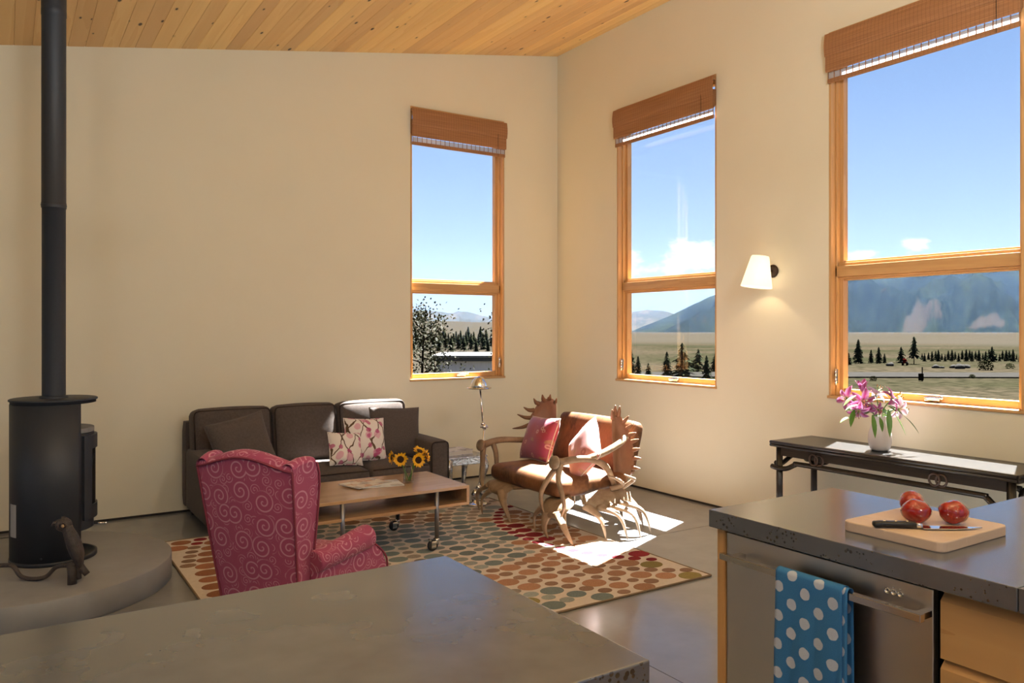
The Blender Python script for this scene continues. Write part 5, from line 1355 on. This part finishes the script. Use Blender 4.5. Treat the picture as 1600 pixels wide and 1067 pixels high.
def lily(label, head, face, size, openness=1.0, mname='lily_pink', leaves=2):
    h = Vector(head) - V; f = Vector(face).normalized(); t = thing('lily', label, 'flower', V, 0, 'lilies in the white vase')
    rot = f.to_track_quat('Z', 'Y').to_matrix(); base = h - f * size * .30
    st = bez([(rng.uniform(-.02, .02), rng.uniform(-.02, .02), .165), Vector((0, 0, .215)).lerp(base, .25), Vector((0, 0, .24)).lerp(base, .6) , base], 5); MB().tube(st, .0035, 6).build('stem', 'stem_green', t)
    for i in range(6):
        a = 2 * PI * i / 6 + .3; L_ = size * (1.0 if i % 2 else .94); vs, fs, uvs = petal(L_, size * (.24 if i % 2 else .18), (.95 if i % 2 else 1.15) * openness)
        if openness < .5: vs = [Vector((v.x * .45, v.y, v.z + v.x * .75)) for v in vs]
        c, s = math.cos(a), math.sin(a); P = [base + rot @ Vector((v.x * c - v.y * s, v.x * s + v.y * c, v.z)) for v in vs]
        mb = MB(); mb.add(P, fs, 0, True); o = mb.build('petal', mname, t); l = o.data.uv_layers.new(name='uv')
        for p in o.data.polygons:
            for li in p.loop_indices: l.data[li].uv = uvs[o.data.loops[li].vertex_index]
    if openness >= .5:
        mb = MB()
        for i in range(5):
            a = 2 * PI * i / 5; d = rot @ Vector((math.cos(a) * .22, math.sin(a) * .22, .75)); e = base + d * size * .8; mb.tube([base, base + d * size * .45, e], .0011, 4); mb.ball(e, (.0025, .0025, .006), 6, 1)
        mb.build('stamens', ['stem_green', 'pollen'], t)
    for i in range(leaves):
        f_ = rng.uniform(.35, .85); o = st[int(f_ * (len(st) - 1))]; a = rng.uniform(0, 2 * PI); d = Vector((math.cos(a), math.sin(a), rng.uniform(-.5, .5))).normalized(); leaf(t, o, d, rng.uniform(.08, .12))
    return t
def leaf(t, o, d, L_, w=.018):
    d = Vector(d).normalized(); sd_ = d.cross(Vector((0, 0, 1))); sd_ = sd_.normalized() if sd_.length > .01 else Vector((1, 0, 0)); up = sd_.cross(d); mb = MB(); vs = []
    for i in range(7):
        s = i / 6; c = Vector(o) + d * L_ * s + Vector((0, 0, -L_ * .30 * s * s)); ww = w * math.sin(PI * min(1, s * .95 + .05)) ** .8
        vs += [c - sd_ * ww + up * ww * .3, c, c + sd_ * ww + up * ww * .3]
    mb.add(vs, [(i * 3 + j, i * 3 + j + 1, (i + 1) * 3 + j + 1, (i + 1) * 3 + j) for i in range(6) for j in range(2)], 0, True); return mb.build('leaf', 'lily_leaf', t)
def LP(px, py, d): p = CP + FW * d + RT * ((px - 800) / 1219 * d); return Vector((p.x, p.y, 1.44 - (py - 516) / 1219 * d))
tc_ = (CP - V).normalized()
def fdir(r, u, k=1.0): return RT * r + Vector((0, 0, u)) - FW * k
l1 = lily('large pink lily facing the camera in the middle of the vase', LP(1351, 629, 4.74), fdir(-.05, -.05), .105)
l2 = lily('pink lily at the upper right turned to the right', LP(1401, 620, 4.76), fdir(.65, .45, .6), .105)
l3 = lily('pink lily at the far left of the bunch', LP(1320, 622, 4.84), fdir(-.75, .10, .5), .095)
l4 = lily('pink lily hanging low at the left of the vase', LP(1341, 646, 4.72), fdir(-.35, -.55, .6), .085)
l5 = lily('half open pink lily bud at the top of the bunch', LP(1347, 607, 4.86), fdir(-.10, 1.0, .15), .095, .35, leaves=1)
l6 = lily('small pink lily low in the middle over the vase rim', LP(1373, 641, 4.72), fdir(.1, -.3, .8), .055)
l7 = lily('pale pink lily standing behind at the top right of centre', LP(1371, 610, 4.90), fdir(.45, .65, -.2), .095, .9, 'lily_pale', 1)
l8 = lily('pale sunlit lily at the far right of the bunch', LP(1411, 640, 4.86), fdir(.75, -.15, -.2), .095, 1.0, 'lily_pale', 1)
for lt, px, py, r, u, L_ in ((l2, 1388, 640, -.05, -1.2, .13), (l2, 1396, 645, .45, -.95, .12), (l8, 1412, 650, .7, -.8, .11), (l1, 1363, 648, .05, -1.3, .11), (l3, 1338, 618, -.8, -.35, .10), (l2, 1380, 628, -.7, .45, .09), (l4, 1335, 640, -.3, -.8, .09), (l4, 1330, 652, -.9, -.1, .08), (l6, 1374, 652, .1, -1.0, .07), (l3, 1345, 633, -.95, .05, .11)):
    leaf(lt, LP(px, py, 4.70) - V, RT * r + Vector((0, 0, u * .8)) - FW * .25, L_, .017)

# ------------------------------------------------------------------ kitchen: peninsula with dishwasher
CT = .915
def kitchen():
    t = thing('kitchen_worktop', 'L-shaped polished concrete worktop over the dishwasher', 'worktop', (0, 0, 0))
    pit_edges(MB().prism([(-3.12, -5.832), (-1.60, -5.832), (-1.60, -5.412), (-2.534, -5.412), (-2.534, -5.0), (-3.12, -5.0)], CT - .050, CT).build('slab', 'counter_polished', t, bevel=.002))
    pit_edges(MB().prism([(-3.12, -7.2), (-1.60, -7.2), (-1.60, -5.834), (-3.12, -5.834)], CT - .050, CT).build('slab', 'counter_polished', t, bevel=.002))
    zt = CT - .052
    p = MB().box(-3.095, -2.56, -5.040, -5.010, 0, zt).build('cabinet_end_panel', 'fir', bevel=.002); tag(p, 'upright wooden end panel left of the dishwasher', 'panel')
    # dishwasher
    t = thing('dishwasher', 'stainless steel dishwasher under the concrete worktop', 'dishwasher', (-3.09, -5.3425, 0))
    W = .3015
    MB().box(.022, .54, -W, W, .10, zt - .012).build('body', 'black_plain', t)
    MB().box(.0, .022, -W, W, .12, zt - .010).build('door', 'brushed', t, bevel=.002)
    MB().box(.03, .05, -W, W, 0, .10).build('toe_kick', 'black_plain', t)
    h = MB(); h.box(-.058, -.040, -W - .003, W - .024, .790, .808); hd = h.build('handle', 'steel', t, bevel=.0015)
    for y in (-W + .012, W - .06): MB().box(-.041, 0, y - .010, y + .010, .792, .806).build('handle_post', 'steel', hd)
    for i, y in enumerate((-.192, -.2085, -.225)):
        k = MB(); k.lathe([(.0075, 0), (.0075, .002), (.0055, .003), (.0055, .0012), (0, .0012)], 18, mtx=Matrix.Rotation(-PI / 2, 3, 'Y'), c=(-.0005, y, .822)); o = k.build('button', 'chrome', t)
        if i: MB().ball((-.001, y + .001, .8335), .0022, 6).build('indicator', 'white_plain', t)
    # base cabinet with drawers
    t = thing('drawer_cabinet', 'pale wooden drawer cabinet right of the dishwasher', 'cabinet', (-3.09, -6.42, 0))
    MB().box(.025, .55, -.75, .757, .10, zt).build('carcass', 'black_plain', t); MB().box(.06, .08, -.75, .757, 0, .10).build('toe_kick', 'black_plain', t)
    MB().box(.006, .025, -.75, .757, zt - .010, zt).build('top_strip', 'cabinet_wood', t)
    for z0, z1 in ((.105, .395), (.405, .700), (.705, .852)):
        poly = [(0, z0), (0, z1 - .018), (.020, z1), (.026, z1), (.026, z0)]
        MB().prism(poly, -.75, .760, 'y').build('drawer_front', 'cabinet_wood', t)
    # cabinet under the return
    t = thing('base_cabinet', 'wooden base cabinet under the return of the worktop', 'cabinet', (-2.10, -6.2, 0))
    MB().box(-.43, .48, -.98, .76, .0, zt).build('carcass', 'cabinet_wood', t)
    # island in the foreground
    t = thing('kitchen_island', 'foreground kitchen island with dark polished concrete top', 'counter', (0, 0, 0))
    pit_edges(MB().prism([(-7.2, -5.682), (-3.987, -5.682), (-3.987, -4.995), (-7.2, -4.995)], CT - .055, CT).build('countertop', 'counter_polished', t, bevel=.003))
    MB().box(-7.1, -4.03, -5.64, -5.04, .10, CT - .055).build('cabinet_body', 'cabinet_wood', t); MB().box(-7.05, -4.10, -5.58, -5.10, 0, .10).build('toe_kick', 'black_plain', t)
kitchen()
def towel():
    m = mat('dotted_cloth', (.03, .16, .38), .9, sheen=.05, spec=.15, bump=.2, bscale=700); nt, bs, N, L = nodes(m)
    uv = N('ShaderNodeUVMap'); uv.uv_map = 'uv'; sx = N('ShaderNodeSeparateXYZ'); L(uv.outputs[0], sx.inputs[0]); best = None
    a, b = .0585, .0745
    for ox, oy in ((0, 0), (.5, .5)):
        fu = mathn(N, L, 'SUBTRACT', mathn(N, L, 'FRACT', mathn(N, L, 'ADD', mathn(N, L, 'DIVIDE', sx.outputs[0], a * 1.35), ox)), .5); fv = mathn(N, L, 'SUBTRACT', mathn(N, L, 'FRACT', mathn(N, L, 'ADD', mathn(N, L, 'DIVIDE', sx.outputs[1], b), oy)), .5)
        dd = mathn(N, L, 'SQRT', mathn(N, L, 'ADD', mathn(N, L, 'POWER', mathn(N, L, 'MULTIPLY', fu, a * 1.35), 2.0), mathn(N, L, 'POWER', mathn(N, L, 'MULTIPLY', fv, b), 2.0)))
        best = dd if best is None else mathn(N, L, 'MINIMUM', best, dd)
    nz = N('ShaderNodeTexNoise'); nz.inputs['Scale'].default_value = 60; L(uv.outputs[0], nz.inputs[0])
    dd = mathn(N, L, 'ADD', best, mathn(N, L, 'MULTIPLY', mathn(N, L, 'SUBTRACT', nz.outputs[0], .5), .006))
    f = maprange(N, L, dd, .0138, .0152, 1.0, 0.0)
    n2 = N('ShaderNodeTexNoise'); n2.inputs['Scale'].default_value = 400; L(uv.outputs[0], n2.inputs[0])
    L(mixc(N, L, f, mixc(N, L, n2.outputs[0], (.030, .150, .42), (.055, .225, .55)), mixc(N, L, n2.outputs[0], (.40, .48, .68), (.58, .66, .84))), bs.inputs['Base Color'])
    t = thing('dish_towel', 'blue dish towel with white dots hanging on the dishwasher handle', 'towel', (0, 0, 0))
    def sheet(name, y0, y1, zlow_f, zlow_b, amp, ph, xoff=0.0):
        nu, vs, uvs = 24, [], []; path = []
        n = 26
        for i in range(n + 1): path.append((-3.1515 - xoff, zlow_f + (.808 - zlow_f) * i / n, 1))
        for i in range(1, 7): a = PI * i / 7; path.append((-3.139 - (.0125 + xoff) * math.cos(a), .808 + (.009 + xoff) * math.sin(a), 1))
        for i in range(n + 1): path.append((-3.1265 + xoff, .808 - (.808 - zlow_b) * i / n, -1))
        s = 0; prev = None
        for x, z, sd_ in path:
            if prev: s += math.hypot(x - prev[0], z - prev[1])
            prev = (x, z)
            for j in range(nu + 1):
                u = j / nu; drop = max(0, .80 - z); w = amp * min(1, drop * 6) * math.sin(u * 9 + ph + drop * 3)
                yy = y0 + (y1 - y0) * u + (.012 * drop * (u - .5)) * (-1)
                vs.append((x - max(0, sd_) * abs(w) * 1.0 - (w * .25 if sd_ < 0 else 0), yy, z)); uvs.append((u * (y1 - y0) + .011, s))
        k = nu + 1; fs = [(i * k + j, i * k + j + 1, (i + 1) * k + j + 1, (i + 1) * k + j) for i in range(len(path) - 1) for j in range(nu)]
        mb = MB(); mb.add(vs, fs, 0, True); o = mb.build(name, 'dotted_cloth', t); l = o.data.uv_layers.new(name='uv')
        for p in o.data.polygons:
            for li in p.loop_indices: l.data[li].uv = uvs[o.data.loops[li].vertex_index]
        q = o.modifiers.new('thick', 'SOLIDIFY'); q.thickness = .0012
    sheet('outer_fold', -5.264, -5.458, .40, .52, .006, .4, .003)
    sheet('inner_fold', -5.280, -5.470, .44, .50, .003, 1.2)
towel()
# chopping board, knife, tomatoes
def board():
    x0, x1, y0, y1, r = -3.005, -2.690, -5.620, -5.355, .022; poly = []
    for cx, cyy, a0 in ((x1 - r, y1 - r, 0), (x0 + r, y1 - r, 90), (x0 + r, y0 + r, 180), (x1 - r, y0 + r, 270)):
        for i in range(6): a = math.radians(a0 + 18 * i); poly.append((cx + r * math.cos(a), cyy + r * math.sin(a)))
    cx, cyy = (x0 + x1) / 2, (y0 + y1) / 2
    o = MB().prism([(x - cx, y - cyy) for x, y in poly], .0, .026).build('cutting_board', 'board_wood', loc=(cx, cyy, CT), bevel=.003); tag(o, 'wooden cutting board with rounded corners on the worktop', 'cutting board')
board()
def knife():
    a = Vector((-3.004, -5.447, CT + .0265)); b = Vector((-2.800, -5.612, CT + .0265)); d = (b - a).normalized()
    t = thing('kitchen_knife', 'kitchen knife with black handle lying on the cutting board', 'knife', a, math.atan2(d.y, d.x)); Ln = (b - a).length
    mb = MB(); mb.cushion(0, .100, -.011, .011, .001, .017, .006, n=5); mb.cushion(-.004, .018, -.013, .011, .001, .016, .006, n=4); mb.build('handle', 'black_plain', t)
    for x in (.025, .052, .080): MB().lathe([(0, .0185), (.0035, .018), (.0035, .001)], 10, c=(x, 0, 0)).build('rivet', 'steel', t)
    MB().cushion(.098, .114, -.011, .011, .001, .015, .004, n=3).build('bolster', 'steel', t)
    poly = [(.112, .011), (.112, -.020), (.19, -.017), (.235, -.004), (Ln, .008), (.22, .011)]
    MB().prism(poly, .003, .005).build('blade', 'chrome', t)
knife()
mat('tomato_skin', (.27, .008, .008), .10, col2=(.33, .012, .010), nscale=9, coat=.8); mat('calyx', (.10, .14, .03), .6)
for label, p, rz, e in (('tomato at the back of the three on the cutting board', (-2.778, -5.415), .6, 1.10), ('tomato in the middle nearest the knife on the cutting board', (-2.868, -5.478), 2.2, 1.14), ('tomato at the right of the three on the cutting board', (-2.800, -5.538), -.5, 1.18)):
    t = thing('tomato', label, 'tomato', (*p, CT + .026), rz, 'tomatoes on the cutting board'); mb = MB(); r = .0315
    mb.ball((0, 0, r * .94), (r * e, r, r * .95), 22)
    mb.v = [(x * (1 + .035 * math.sin(3 * math.atan2(z - r, y))), y * (1 + .03 * math.sin(5 * math.atan2(z - r, x) + 1)), z + (.0015 * math.sin(x * 160))) for x, y, z in mb.v]
    zmin = min(v[2] for v in mb.v); mb.v = [(x, y, z - zmin) for x, y, z in mb.v]
    mb.build('fruit', 'tomato_skin', t)
    c = MB(); c.lathe([(0, .0), (.005, .001), (.007, -.001)], 8, mtx=Matrix.Rotation(PI / 2, 3, 'Y'), c=(r * e - .0015, 0, r * .95)); c.build('stem_scar', 'calyx', t)

# ------------------------------------------------------------------ wall lamp
def shade_mat(name, col, s):
    m = bpy.data.materials.new(name); m.use_nodes = True; nt = m.node_tree; nt.nodes.clear(); N = nt.nodes.new; L = nt.links.new
    out = N('ShaderNodeOutputMaterial'); tl = N('ShaderNodeBsdfTranslucent'); df = N('ShaderNodeBsdfPrincipled'); df.inputs['Base Color'].default_value = (.85, .80, .72, 1); df.inputs['Roughness'].default_value = .3
    df.inputs['Emission Color'].default_value = (*col, 1); df.inputs['Emission Strength'].default_value = s; tl.inputs[0].default_value = (.9, .85, .75, 1)
    mx = N('ShaderNodeMixShader'); mx.inputs[0].default_value = .35; L(df.outputs[0], mx.inputs[1]); L(tl.outputs[0], mx.inputs[2]); L(mx.outputs[0], out.inputs[0]); MATS[name] = m
shade_mat('opal_glass', (1.0, .84, .62), .8)
mat('bronze', (.045, .028, .018), .4, .6)
def lamp_light(name, loc, w, col, r, parent=None):
    d = bpy.data.lights.new(name, 'POINT'); d.energy = w; d.color = col; d.shadow_soft_size = r
    o = bpy.data.objects.new(name, d); COL.objects.link(o); o.location = loc
    if parent: o.parent = parent
    return o
t = thing('wall_lamp', 'lit wall lamp with flared white glass shade between the windows', 'lamp', (0, -2.745, 1.885))
tilt = Matrix.Rotation(math.radians(6), 3, Vector((0, 1, 0))) @ Matrix.Rotation(math.radians(4), 3, 'X')
MB().lathe([(.062, .112), (.066, .105), (.114, -.118), (.112, -.121), (.110, -.118), (.060, .105), (.056, .110)], 36, c=(-.155, .012, -.005), mtx=tilt).build('shade', 'opal_glass', t)
MB().lathe([(0, 0), (.046, 0), (.050, .008), (.044, .022), (.020, .028), (0, .028)], 24, mtx=Matrix.Rotation(-PI / 2, 3, 'Y'), c=(0, .0, -.0)).build('backplate', 'bronze', t)
b = MB(); smooth_tube(b, [(-.02, 0, 0), (-.075, 0, .0), (-.12, .006, .02), (-.152, .012, .060)], [.012, .010, .010, .012], 8); b.build('arm', 'bronze', t)
MB().ball((-.155, .012, .0), .028, 12).build('bulb', 'opal_glass', t)
lamp_light('wall_lamp_light', (-.155, .012, -.01), 9, (1.0, .76, .48), .03, t)

# ------------------------------------------------------------------ unseen bowl pendants, added on the kitchen side for fill light
def pendant(loc, label, w):
    x, y, z = loc; t = thing('fill_pendant', label, 'lamp', loc, 0, 'unseen bowl pendants added for fill light'); zc = ceil_z(x) - z
    MB().lathe([(0, zc - .012), (.06, zc - .012), (.06, zc - .035), (0, zc - .04)], 20).build('canopy', 'bronze', t)
    for a in (0, 2.09, 4.19): MB().tube([(.21 * math.cos(a), .21 * math.sin(a), .0), (.02 * math.cos(a), .02 * math.sin(a), zc - .035)], .003, 6).build('chain', 'bronze', t)
    MB().lathe([(0, -.10), (.08, -.095), (.15, -.07), (.20, -.03), (.22, .0), (.215, .002), (.195, -.028), (.147, -.062), (.08, -.085), (0, -.09)], 32).build('bowl', 'white_plain', t)
    lamp_light('fill_pendant_light', (0, 0, .06), w, (.93, .965, 1.0), .14, t)
for loc, lb, w in (((-5.7, -5.35, 2.35), 'added fill-light bowl pendant over the left end of the island', 36), ((-4.35, -5.35, 2.45), 'added fill-light bowl pendant over the right end of the island', 75), ((-2.55, -6.2, 2.65), 'added fill-light bowl pendant over the peninsula worktop', 140), ((-4.3, -8.6, 2.5), 'added fill-light bowl pendant behind the camera', 105)):
    pendant(loc, lb, w)
